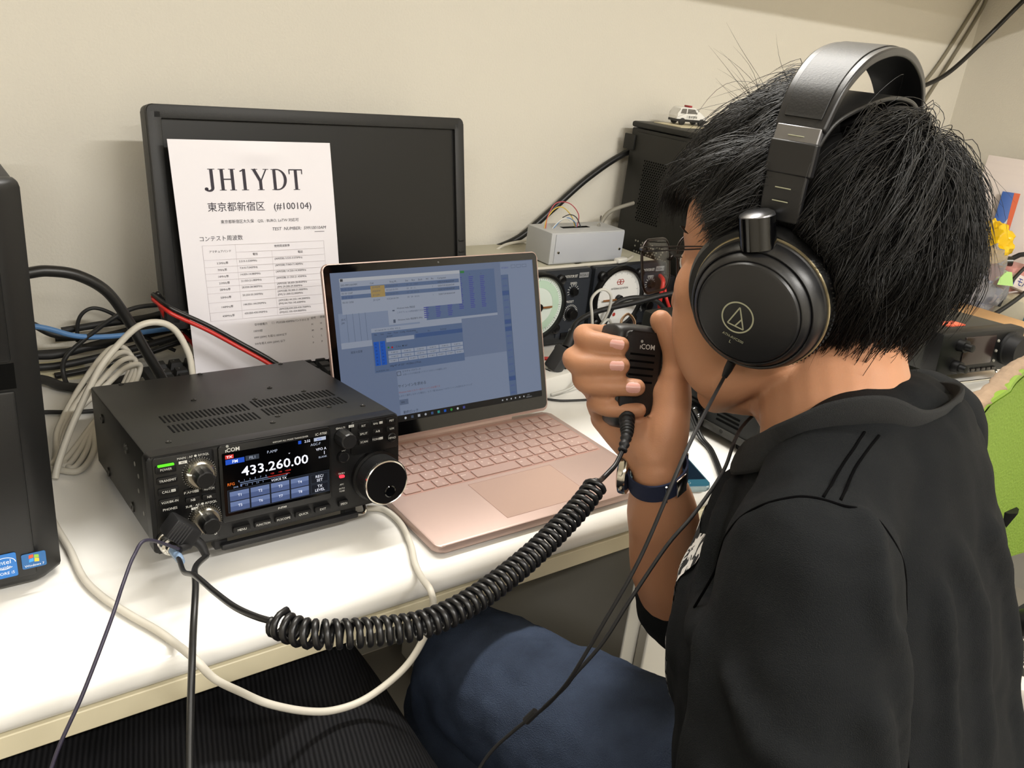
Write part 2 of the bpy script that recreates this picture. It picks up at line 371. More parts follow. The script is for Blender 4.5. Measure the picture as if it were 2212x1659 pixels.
# lettering printed on the panel
b = MB(FP @ Tr(0, 0, .0013))
def T_(s_, x, y, h, z=0, **k): b.text(s_, P(x), P(y), h, z=z, **k)
T_('ıCOM', 72, 79.6, .0052, bold=.015); b.lathe([(.0009, 0), (.0013, 0)], Tr(P(67.6), P(83.4), 0), 14)
T_('VHF/UHF ALL MODE TRANSCEIVER', 126, 79.2, .0022); T_('IC-9700', 156, 79.2, .0036, shear=.1); T_('D-STAR', 115.3, 13.1, .0025, shear=.2, bold=.02)
for s_, x_, y_ in (('MAIN : AF ◉ RF/SQL', 38, 80), ('SUB : AF ◉ RF/SQL', 42, 34)): T_(s_, x_, y_, .0028, w=.027)
T_('PHONES', 15.5, 35.7, .0032); T_('◎MULTI', 176, 81.3, .0026); T_('XFC', 178.7, 57.3, .0025); T_('TX/RX', 176, 34.5, .0024); T_('AFC', 176, 22.9, .0024); T_('AUTO', 176, 18.7, .0022); T_('TUNE', 176, 15.9, .0022); T_('D', 52.6, 2.6, .0032, bold=.03)
for x0, y0, x1, y1 in ((25.5, 74.8, 32.5, 77.4), (33, 30, 39, 32.2), (184.5, 80, 190, 82.6)): b.rect(P(x0), P(y0), P(x1), P(y1))
for kx, ky in ((42.0, 63.6), (44.2, 19.5)):          # scales round the two knobs
    for k in range(34):
        a = math.radians(-60 + 300 * k / 33); r0, r1 = (.0138, .0147 if k % 5 else .0150)
        b.line(P(kx) + r0 * math.cos(a), P(ky) + r0 * math.sin(a), P(kx) + r1 * math.cos(a), P(ky) + r1 * math.sin(a), .00022)
b.build('panel_lettering', PRT, rad, smooth=False)
b = MB(FP @ Tr(0, 0, .0015))
for s_, x_, y_ in (('M/S', 29, 76.1), ('S-2', 36, 31.1), ('CLR', 187.2, 81.3)): b.text(s_, P(x_), P(y_), .0022)
b.build('badge_lettering', DK, rad, smooth=False)
# push buttons, each with its caption
for s_, x_, y_, wd, ht in (('POWER', 14.7, 72.8, 17, 7), ('TRANSMIT', 15.2, 62.6, 17, 6), ('CALL', 15.4, 52.4, 17, 6), ('VOX/BK-IN', 15.5, 42.6, 17, 6), ('P.AMP', 34.6, 47.6, 12.5, 5), ('NOTCH', 49.2, 47.4, 12, 5), ('NB', 35, 39.8, 12, 5), ('NR', 49.2, 39.5, 12, 5),
                          ('MENU', 76.3, .7, 16, 6), ('FUNCTION', 96.2, 1.1, 16, 6), ('M.SCOPE', 115.9, 1.4, 16, 6), ('QUICK', 135.7, 1.7, 16, 6), ('EXIT', 155.5, 2.0, 16, 6), ('SPEECH', 177.5, 2.4, 10, 6),
                          ('RIT', 200, 79.7, 11, 5.5), ('kHz', 215, 79.8, 12, 5.5), ('PBT', 230.6, 79.9, 11, 5.5), ('SPLIT', 200, 71.5, 11, 5.5), ('A/B', 215.2, 71.3, 11, 5.5), ('V/M', 230.6, 71.3, 11, 5.5), ('SCAN', 200.2, 63, 11, 5.5), ('TONE', 215.1, 63.3, 12, 5.5), ('MPAD', 231.2, 61.5, 10, 10)):
    b = MB(FP)
    if s_ == 'MPAD': b.lathe([(.0048, -.002), (.0048, .0014), (.0040, .0020), (.0001, .0020)], Tr(P(x_), P(y_), 0), 22)
    else: b.prism(rrect(P(x_ - wd / 2), P(y_ - ht / 2), P(x_ + wd / 2), P(y_ + ht / 2), P(1)), -.003, .0019, bev=.0005)
    bt = b.build('button', mat('button_black', '0b0b0c', .4, spec=.4), rad)
    c = MB(FP @ Tr(0, 0, .00205)); c.text(s_, P(x_ - (2 if s_ in ('CALL', 'kHz', 'TONE', 'P.AMP') else 0)), P(y_), .0031, w=P(min(wd - 3, 1.9 * len(s_))) if len(s_) > 4 else None)
    if s_ in ('CALL', 'kHz', 'TONE', 'P.AMP'): c.rect(P(x_ + 2), P(y_ - 1.2), P(x_ + 5.6), P(y_ + 1.2))
    c.build('caption', PRT, bt, smooth=False)
    if s_ in ('CALL', 'kHz', 'TONE', 'P.AMP'):
        c = MB(FP @ Tr(0, 0, .0022)); c.text({'CALL': 'DR', 'kHz': 'M-CH', 'TONE': 'RX', 'P.AMP': 'ATT'}[s_], P(x_ + 3.8), P(y_), .0018, w=P(2.8)); c.build('badge', DK, bt, smooth=False)
    if s_ == 'POWER': MB(FP).prism(rrect(P(8), P(75.6), P(21.5), P(77.4), P(.6)), .001, .0026).build('green_lamp', glow('green_led', '58e020', 1.6), bt)
MB(FP).prism(rrect(P(173.6), P(30), P(178.8), P(32.6), P(1)), .0005, .0022).build('red_lamp', glow('red_led', 'ff3040', 2.2), rad)
# knobs
ALU = mat('brushed_ring', 'b5b1a6', .28, 1.0)
for kx, ky in ((42.0, 63.6), (44.2, 19.5)):
    k0 = MB(FP).lathe([(.0130, -.002), (.0130, .002), (.0120, .0075), (.0108, .0092), (.0085, .0092)], Tr(P(kx), P(ky), 0), 40).build('outer_knob', ALU, rad)
    c = MB(FP)
    for k in range(44):
        a = 2 * PI * k / 44; c.box(-.00035, .00035, .0116, .0134, .001, .0068, Tr(P(kx), P(ky), 0) @ Matrix.Rotation(a, 4, 'Z'))
    c.build('knurling', mat('knurl', '8a867c', .4, 1), k0, smooth=False)
    MB(FP).box(-.0006, .0006, .0088, .0126, .0070, .0096, Tr(P(kx), P(ky), 0) @ Ro(75 if ky > 40 else 30, 'Z')).build('pointer', mat('white_mark', 'f0f0ee', .5), k0)
    ik = MB(FP)
    n = 48; prf = [(1.0, .004), (1.0, .019), (.93, .0215), (.82, .0222)]
    vs = []; fs = []
    for sc, hz in prf:
        for k in range(n):
            a = 2 * PI * k / n; r = .0083 * sc * (1 - .07 * (math.sin(a * 4) > .55)); vs.append((P(kx) + r * math.cos(a), P(ky) + r * math.sin(a), hz))
    for i in range(3):
        for k in range(n): fs.append((i * n + k, i * n + (k + 1) % n, (i + 1) * n + (k + 1) % n, (i + 1) * n + k))
    fs.append(tuple(range(3 * n, 4 * n))); ik.add(vs, fs); ik.build('inner_knob', BLKP, rad)
MB(FP).lathe([(.0085, 0), (.0085, .001), (.0079, .015), (.0070, .0165), (.0001, .0165)], Tr(P(178.4), P(71.6), 0), 12).build('multi_knob', mat('grey_knob', '161617', .4), rad, angle=25)
MB(FP).lathe([(.0062, 0), (.0062, .0015), (.0052, .003), (.0045, .0022), (.0001, .0018)], Tr(P(178.7), P(50.9), 0), 24).build('round_button', mat('satin_black', '161618', .28, .3), rad)
DT = Tr(P(213.5), P(24.5), 0)
d = MB(FP).lathe([(.0262, -.001), (.0262, .0035), (.0236, .004), (.0236, .0050), (.0226, .0225), (.0218, .0232)], DT, 64).build('main_dial', mat('dial_black', '0a0a0b', .3), rad)
c = MB(FP)
for k in range(120): c.box(-.0003, .0003, .0222, .0238, .0060, .0215, DT @ Matrix.Rotation(2 * PI * k / 120, 4, 'Z'))
c.build('grip_ribs', mat('rib_black', '1c1c1e', .5), d, smooth=False)
MB(FP).lathe([(.0230, .0215), (.0230, .0238), (.0223, .0244), (.0216, .0240)], DT, 64, cap=False).build('silver_ring', CHR, d)
c = MB(FP).lathe([(.0217, .0222), (.0217, .0238), (.0001, .0238)], DT, 64)
fc = c.build('dial_face', mat('spun_black', '08080a', .35, 0, spec=.3), d)
fd = MB(FP).lathe([(.0062, .0242), (.0052, .0248), (.0046, .0236), (.0030, .0232), (.0001, .0232)], DT @ Tr(.0035, -.0098, 0), 28).build('finger_dimple', GLOSS, d)
# stand bar and feet
MB(FP).box(.058, .196, -.0195, -.0125, -.010, -.002, bev=.003).build('stand_bar', RUB, rad)
b = MB(FP).tube(spline([(.194, -.016, -.006), (.203, -.0165, -.006), (.206, -.012, -.012), (.206, -.004, -.03)], 6), .0018, 8)
b.build('stand_wire', CHR, rad)
for xx in (.06, .19): MB(FP).box(xx - .006, xx + .006, -.020, -.004, -.022, -.010, bev=.001).build('front_foot', RUB, rad)
for xx in (.025, .215): MB(TR_).lathe([(.008, -.0085), (.009, 0)], Tr(xx, .225, 0), 16).build('rear_foot', RUB, rad)
# mic plug screwed into the front and the phones plug
b = MB(FP); J = Tr(P(10.5), P(6.5), 0)
b.lathe([(.0085, 0), (.0085, .003), (.0078, .0034), (.0078, .007)], J, 26).build('mic_socket', CHR, rad)
# ------------------------------------------------------------------ laptop
ROSE = mat('rose_gold_aluminium', 'b39b92', 0.36, .35, spec=.5, bump=.04, bscale=2500)
ROSEK = mat('rose_key', 'ab9087', .45, .2)
ROSET = mat('touchpad_rose', 'b4988b', .38, .25)
LX, LY = .3916, .5915
LB = Tr(LX, LY, DZ)
la = thing('laptop', 'rose gold laptop with lit blue screen on the white desk', 'laptop', (LX + .154, LY + .11, DZ))
MB(LB).prism(rrect(0, 0, .308, .223, .009), .0042, .0125, bev=.0018).build('base', ROSE, la)
for xx in (.03, .278):
    for yy in (.02, .2): MB(LB).lathe([(.006, 0), (.006, .0044)], Tr(xx, yy, 0), 14).build('rubber_foot', RUB, la)
MB(LB).prism(rrect(.0175, .1005, .3005, .2165, .0035), .0123, .01255).build('key_well', mat('key_well', 'a9857a', .5, .3), la, smooth=False)
MB(LB).prism(rrect(.096, .0165, .212, .0935, .002), .0124, .01262).build('touchpad', ROSET, la, smooth=False)
MB(LB).frame(.0955, .0160, .2125, .0940, .0005, .01265).build('touchpad_groove', mat('groove', '8f6c60', .6), la, smooth=False)
rows = [('', [('fn', 16)] * 1, 0)]
KX0, KX1 = 20.0, 298.5
def krow(y0, h, units, caps):
    tot = sum(units); x = KX0; g = 2.6
    for u, c in zip(units, caps):
        wd = (KX1 - KX0) * u / tot
        k = MB(LB).prism(rrect((x + g / 2) * mm, y0 * mm, (x + wd - g / 2) * mm, (y0 + h) * mm, .0012, 3), .0125, .0138, bev=.0004, seg=1).build('key', ROSEK, la)
        if c: KL.append((c, x + wd * .34, y0 + h * .62, h))
        x += wd
KL = []
krow(103, 16.2, [1.4, 1.1, 1.1, 1.1, 1.1, 4.0, 1.05, 1.05, 1.05, 1.05, 1.1, 1.1, 1.1], ['Ctrl', 'Fn', '⊞', 'Alt', '無変換', '', '変換', 'かな', 'Alt', '≡', '←', '↓', '→'])
krow(122, 16.2, [1.9] + [1] * 11 + [1.6], ['⇧'] + list('ZXCVBNM,./\\') + ['⇧'])
krow(141, 16.2, [1.6] + [1] * 12 + [1.3], ['Caps'] + list('ASDFGHJKL;:]') + ['↵'])
krow(160, 16.2, [1.35] + [1] * 12 + [1.55], ['Tab'] + list('QWERTYUIOP@[') + [''])
krow(179, 16.2, [1] * 15, ['半'] + list('1234567890-^¥') + ['⌫'])
krow(198, 11.5, [1] * 16, ['Esc'] + ['F%d' % i for i in range(1, 13)] + ['Del', 'Ins', ''])
b = MB(LB @ Tr(0, 0, .01385))
kana = 'ちとしはきくまのりれけむつさそひこみもねるめすんあうえおやゆよわほ'
for i, (c, x_, y_, h_) in enumerate(KL):
    b.text(c, x_ * mm, y_ * mm, .0036 if len(c) == 1 else .0022)
    if len(c) == 1 and h_ > 15: b.text(kana[i % len(kana)], (x_ + 5.5) * mm, (y_ - 6) * mm, .0030)
b.build('key_lettering', mat('key_print', 'efdcd4', .6), la, smooth=False)
# lid: hinge line, leaning back
LID = Fr((LX, LY + .220, DZ + .0135), (1, 0, 0), (0, .3083, .9513))
MB(LID).prism(rrect(0, .002, .308, .2175, .008), -.0052, -.0006, bev=.0012).build('lid', ROSE, la)
MB(LID).box(.06, .248, -.006, .006, -.006, -.001, bev=.002).build('hinge', ROSE, la)
MB(LID).prism(rrect(.0016, .006, .3064, .2162, .007), -.0008, .0, bev=.0002, seg=1).build('screen_glass', mat('screen_black_glass', '050506', .06, spec=.5), la)
MB(LID).lathe([(.0012, 0), (.0006, .0002)], Tr(.154, .2115, 0), 12).build('webcam', mat('lens_grey', '50504e', .2), la)
LC = ['7888a8', '8c9bb8', 'a8b2c6', '60779f', '15427f', '3f5f96', 'b79a5a', '2c3442', '4e5b74', '0a5fd0', '0a0b0e', 'e8edf6', '2f8a46', 'c02028', '4a52a8', '2aa6a0', 'c8ccd4', '3fa84a', 'a05a60', '687896']
LI = {c: i for i, c in enumerate(LC)}
b = MB(LID @ Tr(0, 0, .0003))
def Rr(x0, y0, x1, y1, c, z=0): b.rect(P(x0), P(y0), P(x1), P(y1), z * .00005, m=LI[c])
def Tx(s_, x, y, h, c, z=9, al='l', **k): b.text(s_, P(x), P(y), P(h), m=LI[c], al=al, z=z * .00005, **k)
def Ln(x0, y0, x1, y1, c, t=.35, z=9): b.line(P(x0), P(y0), P(x1), P(y1), P(t), z * .00005, m=LI[c])
Rr(9, 22.5, 299, 207, '7888a8'); Rr(9, 22.5, 299, 30.5, '0a0b0e', 1)
Rr(82, 30.5, 246, 90, '8c9bb8', 1)
# big map window on the right, with its columns of blue figures
Rr(120, 142, 236, 199, '60779f', 2); Rr(184, 196, 190, 199, '2f8a46', 4)
for k in range(6):
    for j in range(17 if k > 2 else 6):
        Rr(127 + 17.2 * k, (190 if k > 2 else 157) - 2.4 * j, 134 + 17.2 * k - .7 * (j % 3), (191.2 if k > 2 else 158.2) - 2.4 * j, '4a52a8', 4)
    Tx('1', 130 + 17 * k, 194, 3, '2c3442', 5)
Rr(120, 139, 236, 142, 'a8b2c6', 3)
# band map on the far right
Rr(246, 31, 298, 206, '8c9bb8', 2); Rr(246, 31, 257, 190, '60779f', 3)
Tx('433260.0', 247.5, 199, 3, '4a52a8', 5)
for k in range(3): b.frame(P(263 + 9 * k), P(198), P(270 + 9 * k), P(202), P(.3), .0004, m=LI['4e5b74'])
for k in range(17): Tx('JA%dYD' % (k % 10), 248, 185 - 9.4 * k, 2.5, '4a52a8', 5)
for k in (2, 6, 7, 14): Rr(246.2, 182 - 9.4 * k, 256.8, 188 - 9.4 * k, '3f5f96', 4)
Ln(257, 31, 257, 190, '4e5b74', .4)
# settings page behind
Rr(54, 139, 122, 172, '8c9bb8', 2); Rr(78, 141, 130, 168, 'a8b2c6', 3)
Tx('Windows Hello 顔認証', 90, 160, 2.6, '2c3442'); Tx('このオプションは現在使用できません', 90, 155, 2.4, '4e5b74'); Tx('Windows Hello 暗証番号 (PIN)', 90, 146, 2.6, '2c3442')
Rr(84, 157, 87, 162, '4e5b74', 5); Rr(84, 143, 87, 147, '4e5b74', 5)
Tx('ピクチャ パスワード', 90, 83.5, 2.8, '2c3442'); Tx('お気に入りの写真を使ってデバイスのロックを解除します', 90, 79.5, 2.4, '4e5b74')
b.frame(P(82), P(79), P(87.5), P(84), P(.5), .0004, m=LI['2c3442'])
Tx('サインインを求める', 82, 66, 4.4, '2c3442'); Tx('Windows Hello にもう一度サインインが必要です', 82, 58.5, 2.7, 'a05a60'); Tx('しばらく操作しなかった場合に、もう一度 Windows へのサインインを求めるタイミング', 82, 54, 2.7, '4e5b74')
Rr(82, 43, 94, 49.5, '687896', 5); Tx('常時', 84, 46, 2.6, '2c3442', 10); Tx('動的ロック', 86, 33.5, 4.2, '2c3442'); Tx('設定の変更', 25, 114, 3, '2c3442')
# small window bottom left
Rr(14, 119, 54, 160, '8c9bb8', 4); Rr(14, 119, 54, 126, 'a8b2c6', 5); Tx('JE1C', 17, 153, 3, '2c3442'); Tx('JW', 17, 149, 3, '2c3442')
for k in range(4): Ln(24 + 8 * k, 126, 24 + 8 * k, 159, '4e5b74', .3)
# log window
Rr(19.5, 158.5, 183, 200, 'a8b2c6', 6); Rr(19.5, 196, 183, 200, 'c8ccd4', 7)
Rr(20.5, 196.5, 24, 199.5, '2c3442', 8)
for k, (y, c) in enumerate(((187.4, '60779f'), (178.2, '60779f'))): Rr(20, y - 2.3, 181, y + 2.3, c, 7)
Rr(58, 175.5, 76.5, 189, 'b79a5a', 8)
for s_, x_ in (('DD-MM HH:MM', 21), ('Call', 58), ('Freq M...', 84), ('Snt', 105), ('Rcv', 114), ('Exch', 123), ('M1', 134), ('Pts', 141), ('Computer', 150)): Tx(s_, x_, 192.3, 3.0, '2c3442')
for k, (a_, c_, e_) in enumerate((('10-10 12:43', 'JG1EQW', '10007'), ('10-10 13:47', 'JH2DEW', '11...'), ('10-10 13:50', 'JE1CJW', '10110'), ('10-10 13:50', 'JE1CJW', '10110'))):
    y = 187.4 - 4.6 * k - (1.2 if k > 2 else 0)
    Tx(a_, 21, y, 3, '15427f' if k in (0, 2) else '2c3442'); Tx(c_, 60, y, 2.8, '4e5b74'); Tx('433260.00 FM', 78, y, 2.8, '4e5b74'); Tx('59   59  ' + e_, 106, y, 2.8, '4e5b74'); Tx('1', 142, y, 2.8, '4e5b74'); Tx('DESKTOP-BGAHCHP', 150, y, 2.6, '2c3442')
# contest logger window
Rr(53.5, 86, 180, 139, '60779f', 7); Rr(53.5, 134, 180, 139, 'a8b2c6', 8); Tx('433.260.00 FM  IC-9700  VFO A', 58, 136.3, 2.6, '4e5b74', 10)
for k, s_ in enumerate(('File', 'Edit', 'View', 'Tools', 'Config', 'Window', 'Help')): Tx(s_, 57 + 8.6 * k, 131.3, 2.6, '2c3442', 10)
Rr(72, 121, 110, 126, 'a8b2c6', 9); Tx('JE1CJW', 73, 128, 2.4, '2c3442', 10); Rr(112, 122, 180, 127, '3f5f96', 9)
for s_, x_ in (('Snt', 113), ('Rcv', 130), ('Exchange', 148)): Tx(s_, x_, 129, 2.3, '2c3442', 10)
for k in range(2):
    Rr(55 + 8.2 * k, 94.5, 62 + 8.2 * k, 123, '0a5fd0', 9)
    for j in range(7): Tx('%d' % (12 + 4 * j + k), 56.6 + 8.2 * k, 120.5 - 4 * j, 2.4, '0a0b0e', 10)
b.lathe([(.0012, 0), (.0001, 0)], Tr(P(74), P(114.5), .0005), 14, m=LI['2f8a46']); b.lathe([(.0012, 0), (.0001, 0)], Tr(P(79), P(114.2), .0005), 14, m=LI['c02028'])
Tx('○ Run  ● S&P', 84, 114.5, 2.6, '2c3442', 10)
for r_ in range(3):
    for k in range(6 if r_ < 2 else 8):
        wd = 17 if r_ < 2 else 12.6; x0 = 73 + (wd + .8) * k; y0 = 106 - 5 * r_
        Rr(x0, y0, x0 + wd, y0 + 4.2, 'a8b2c6', 9); Tx(('F%d S&P CQ' % (k + 1 + 6 * r_))[:9], x0 + wd / 2, y0 + 2.1, 2.0, '2c3442', 10, al='c')
Tx('Hdg 43° LP 223° 14132km (177mi)', 74, 92.2, 3, '0a0b0e', 10); Tx('de JG1EQW, 3:26', 55, 88, 2.3, '2c3442', 10)
# taskbar
for k, c in enumerate(('e8edf6', '4e5b74', 'c8ccd4', 'c8ccd4', '3f5f96', '2aa6a0', '0a5fd0', '3fa84a', 'e8edf6', '4a52a8')):
    x0 = 88 + 9.4 * k
    if k in (0, 3, 7, 8): b.lathe([(.0008, 0), (.0015, 0)] if k != 7 else [(.0001, 0), (.0017, 0)], Tr(P(x0), P(26.5), .0004), 16, m=LI[c])
    else: Rr(x0 - 1.7, 25, x0 + 1.7, 28.2, c, 9)
for k in range(6): Rr(232 + 7 * k, 25.5, 234 + 7 * k, 27.5, 'c8ccd4', 9)
Tx('13:51', 274, 27.6, 2, 'c8ccd4'); Tx('2020/10/10', 272, 25, 2, 'c8ccd4')
b.build('screen_picture', [glowc(c, .52) for c in LC], la, smooth=False)

# ------------------------------------------------------------------ monitor with the taped sheet
MP = mat('monitor_plastic', '232323', .5, spec=.4, bump=.1, bscale=900)
MT = Fr((.2758, 1.0715, .8119), (1, 0, 0), (0, .1929, .9812))
mo = thing('monitor', 'black switched-off flat monitor with a printed sheet taped on its screen', 'monitor', (.5, 1.12, DZ))
b = MB(MT)
ob = rrect(-.006, -.002, .447, .2745, .008); ib = [(.0110, .0215), (.4305, .0215), (.4305, .2575), (.0110, .2575)]
# bezel as a ring
n = len(ob)
MB(MT).prism(ob, -.026, -.002, bev=.002).build('housing', MP, mo)
b = MB(MT)
for x0, x1, y0, y1 in ((-.006, .0110, .006, .2665), (.4305, .447, .006, .2665)): b.box(x0 + .0005, x1, y0, y1, -.004, .0035, bev=.0012)
b.box(.002, .439, .2575, .2743, -.004, .0035, bev=.0012); b.box(.002, .439, -.0018, .0215, -.004, .0035, bev=.0012)
for x0, y0 in ((.0018, .2572), (.4302, .2572), (.0018, .0050), (.4302, .0050)): b.box(x0, x0 + .0095, y0, y0 + .0100, -.004, .00348)
for cx, cy in ((.0025, .2660), (.4385, .2660), (.0025, .0065), (.4385, .0065)): b.lathe([(.0084, -.004), (.0084, .0022), (.0072, .0034), (.0001, .0034)], Tr(cx, cy, 0), 24)
b.build('bezel', MP, mo)
MB(MT).rect(.0110, .0215, .4305, .2575, -.0015).build('screen_panel', mat('matte_screen', '0c0c0b', .38, spec=.35), mo, smooth=False)
b = MB(MT)
for yy in (.075, .092): b.box(.4335, .4425, yy, yy + .003, .003, .0048, bev=.0005)
b.build('button', BLKP, mo)
MB(MT).box(.17, .27, .07, .20, -.045, -.024, bev=.01).build('back_cover', MP, mo)
MB().tube([(.497, 1.150, .92), (.497, 1.160, .80), (.497, 1.172, .735)], [.020, .020, .022], 12, flat=1).build('stand_neck', MP, mo)
MB().prism([(.497 + .11 * math.cos(a), 1.184 + .052 * math.sin(a)) for a in [2 * PI * k / 40 for k in range(40)]], DZ, DZ + .014, bev=.004).build('stand_base', MP, mo)
# the sheet: world frame along the monitor face
PF = Fr((0, 1.0535, .742), (1, 0, 0), (0, .055, .368))
PAP = mat('white_paper', 'f0edf3', .8, spec=.2)
PUP = V((0, .055, .368)).normalized(); PN = V((1, 0, 0)).cross(PUP)
PA = Ro(.7, 'Z')
def psheet(u, v, off=0):                      # u, v in metres on the sheet -> frame point with the crease by the top and a belly
    bul = .004 * math.exp(-((u - .11) / .03) ** 2 - ((v - .282) / .012) ** 2) + .0016 * math.sin(u * 30 + 1) * (v / .3) + .002 * math.sin(PI * v / .3)
    x = .2985 + u - .0125 * (v / .297); return (x, .008 + v, bul + off + .0035)
sh = thing('paper_sheet', 'white printed contest sheet taped to the monitor reading JH1YDT', 'paper', (.4, 1.08, .748))
b = MB(PF)
nu, nv = 40, 50
b.grid(lambda a, c: psheet(a * .21, c * .297, 0), nu, nv); k0 = len(b.v)
b.grid(lambda a, c: psheet((1 - a) * .21, c * .297, -.0003), nu, nv)
b.build('sheet', PAP, sh, angle=180)
# printed matter: flat glyphs bent onto the sheet
pr = MB()
pb = MB()
def ser(x0, y0, x1, y1, t, serif=1, s=.004):  # stroke with slab serifs
    pb.line(x0, y0, x1, y1, t)
H_ = .0265
def glyph(c, x, y, h):
    w_ = h * .72; th = h * .132; tn = h * .055; sf = h * .03
    S = lambda x0, x1, yy: pb.rect(x + x0, y + yy - sf / 2 if yy > 0 else y, x + x1, (y + yy + sf / 2) if yy > 0 else y + sf)
    st = lambda xx, t=th: pb.rect(x + xx - t / 2, y, x + xx + t / 2, y + h)
    tr = lambda xx, wd=.28 * h: (pb.rect(x + xx - wd / 2, y, x + xx + wd / 2, y + sf), pb.rect(x + xx - wd / 2, y + h - sf, x + xx + wd / 2, y + h))
    if c == 'J':
        pb.rect(x + .27 * h - th / 2, y + .15 * h, x + .27 * h + th / 2, y + h); pb.rect(x + .13 * h, y + h - sf, x + .42 * h, y + h)
        q = [(x + .27 * h + th * .3 - .001 + .15 * h * (math.cos(a) - 1), y + .10 * h + .14 * h * math.sin(a)) for a in [-PI * k / 10 for k in range(9)]]
        q = [(x + .27 * h, y + .16 * h)] + [(x + .12 * h + .15 * h * math.cos(a), y + .12 * h + .135 * h * math.sin(a)) for a in [-2.6 * k / 12 for k in range(13)]]
        pb.ribbon(q, [th] + [th * (1 - .05 * k) for k in range(13)]); pb.lathe([(.0001, 0), (th * .60, 0)], Tr(x + .015 * h, y + .07 * h, 0), 14); return .47 * h
    if c == 'H': st(.17 * h); st(.60 * h); tr(.17 * h); tr(.60 * h); pb.rect(x + .17 * h, y + .49 * h, x + .60 * h, y + .49 * h + tn); return .80 * h
    if c == '1': st(.25 * h); pb.rect(x + .10 * h, y, x + .40 * h, y + sf); pb.line(x + .08 * h, y + .88 * h, x + .27 * h, y + .985 * h, tn); return .52 * h
    if c == 'Y': pb.rect(x + .36 * h - th / 2, y, x + .36 * h + th / 2, y + .45 * h); pb.line(x + .10 * h, y + h, x + .36 * h, y + .42 * h, th); pb.line(x + .64 * h, y + h, x + .38 * h, y + .42 * h, tn); pb.rect(x + .22 * h, y, x + .50 * h, y + sf); pb.rect(x, y + h - sf, x + .27 * h, y + h); pb.rect(x + .50 * h, y + h - sf, x + .74 * h, y + h); return .76 * h
    if c == 'D':
        st(.17 * h); tr(.15 * h, .24 * h)
        q = [(x + .28 * h + .36 * h * math.cos(a), y + .5 * h + .482 * h * math.sin(a)) for a in [-PI / 2 + PI * k / 16 for k in range(17)]]
        q = [(x + .15 * h, q[0][1])] + q + [(x + .15 * h, q[-1][1])]
        pb.ribbon(q, [tn] + [tn + (th - tn) * math.sin(PI * k / 16) ** 2 for k in range(17)] + [tn])
        return .75 * h
    if c == 'T': st(.31 * h); pb.rect(x + .17 * h, y, x + .45 * h, y + sf); pb.rect(x + .01 * h, y + h - tn, x + .61 * h, y + h); pb.rect(x + .01 * h, y + .76 * h, x + .01 * h + tn * .8, y + h); pb.rect(x + .61 * h - tn * .8, y + .76 * h, x + .61 * h, y + h); return .64 * h
xx = .0395
gm = pb
for c in 'JH1YDT':
    pb = MB(); w_ = glyph(c, 0, 0, .0265); gm.add([(xx + p[0] * 1.16, .236 + p[1], 0) for p in pb.v], pb.f); xx += w_ * 1.16 + .0016
pb = gm
def pt(s_, x, y, h, al='l', **k): pb.text(s_, x, y, h, al=al, **k)
pt('東京都新宿区', .0385, .2155, .0125); pt('(#100104)', .125, .2155, .0125)
pt('東京都新宿区大久保　QSL : BURO, LoTW 対応可', .053, .197, .0050, w=.104)
pt('TEST  NUMBER:  59910010AM', .120, .186, .0058, w=.075, shear=.2); pb.line(.178, .1805, .192, .1805, .0006)
pt('コンテスト周波数', .024, .1765, .0072, w=.055)
x0, x1, c1, c2 = .026, .190, .068, .116
ys = [.168, .158, .1495, .1405, .132, .1235, .115, .1065, .0945, .0815, .0705]
LNM = MB()
for i, yy in enumerate(ys): LNM.line(x0 if i not in (1,) else c1, yy, x1, yy, .00035)
for xv in (x0, c1, c2, x1): LNM.line(xv, ys[-1], xv, ys[0] if xv != c2 else ys[1], .00035)
LNM.line(x0, ys[0], x0, ys[-1], .00035)
pt('アマチュアバンド', .034, .160, .0036); pt('使用周波数帯', .120, .1635, .0036); pt('電信', .090, .1543, .0036); pt('電話', .152, .1543, .0036)
rowt = [('3.5MHz帯', '3.510-3.530MHz', '(AM/SSB) 3.535-3.570MHz'), ('7MHz帯', '7.010-7.040MHz', '(AM/SSB) 7.060-7.140MHz'), ('14MHz帯', '14.050-14.080MHz', '(AM/SSB) 14.250-14.300MHz'), ('21MHz帯', '21.050-21.080MHz', '(AM/SSB) 21.350-21.450MHz'),
        ('28MHz帯', '28.050-28.080MHz', '(AM/SSB) 28.600-28.850MHz'), ('50MHz帯', '50.250-50.300MHz', '(AM/SSB) 50.300-51.000MHz'), ('144MHz帯', '144.050-144.090MHz', '(AM/SSB)144.250-144.500MHz'), ('430MHz帯', '430.050-430.090MHz', '(AM/SSB)430.250-430.700MHz')]
fm = {4: '(FM) 29.200-29.300MHz', 5: '(FM) 51.000-52.000MHz', 6: '(FM)144.750-145.600MHz', 7: '(FM)432.100-434.000MHz'}
yr = [.1450, .1363, .1278, .1193, .1108, .1005, .0880, .0760]
for i, (a_, b_, c_) in enumerate(rowt):
    pt(a_, .042, yr[i], .0036); pt(b_, .071, yr[i] + .001, .0036); pt(c_, .119, yr[i] + (.0018 if i < 4 else .0026), .0036)
    if i in fm: pt(fm[i], .119, yr[i] - .0020, .0036)
for i, s_ in enumerate(('空中線電力　（ ）内はSSB-430MHzバンドのとき', '100W超', '10W (20W) を超え100W以下', '5Wを超え10W (20W) 以下')): pt(s_, .083 - .002 * (i > 0), .0605 - .0088 * i, .0036)
for i, s_ in enumerate(('記号', 'H', 'M', 'L', 'P')): pt(s_, .163, .0620 - .0088 * i, .0036)
for i, s_ in enumerate(('送信コード', 'H', 'M', 'L', 'P')): pt(s_, .176, .0625 - .0088 * i, .0036)
def on_sheet(src, z): 
    o = MB(PF); o.add([psheet(p[0], p[1], z) for p in src.v], src.f); return o
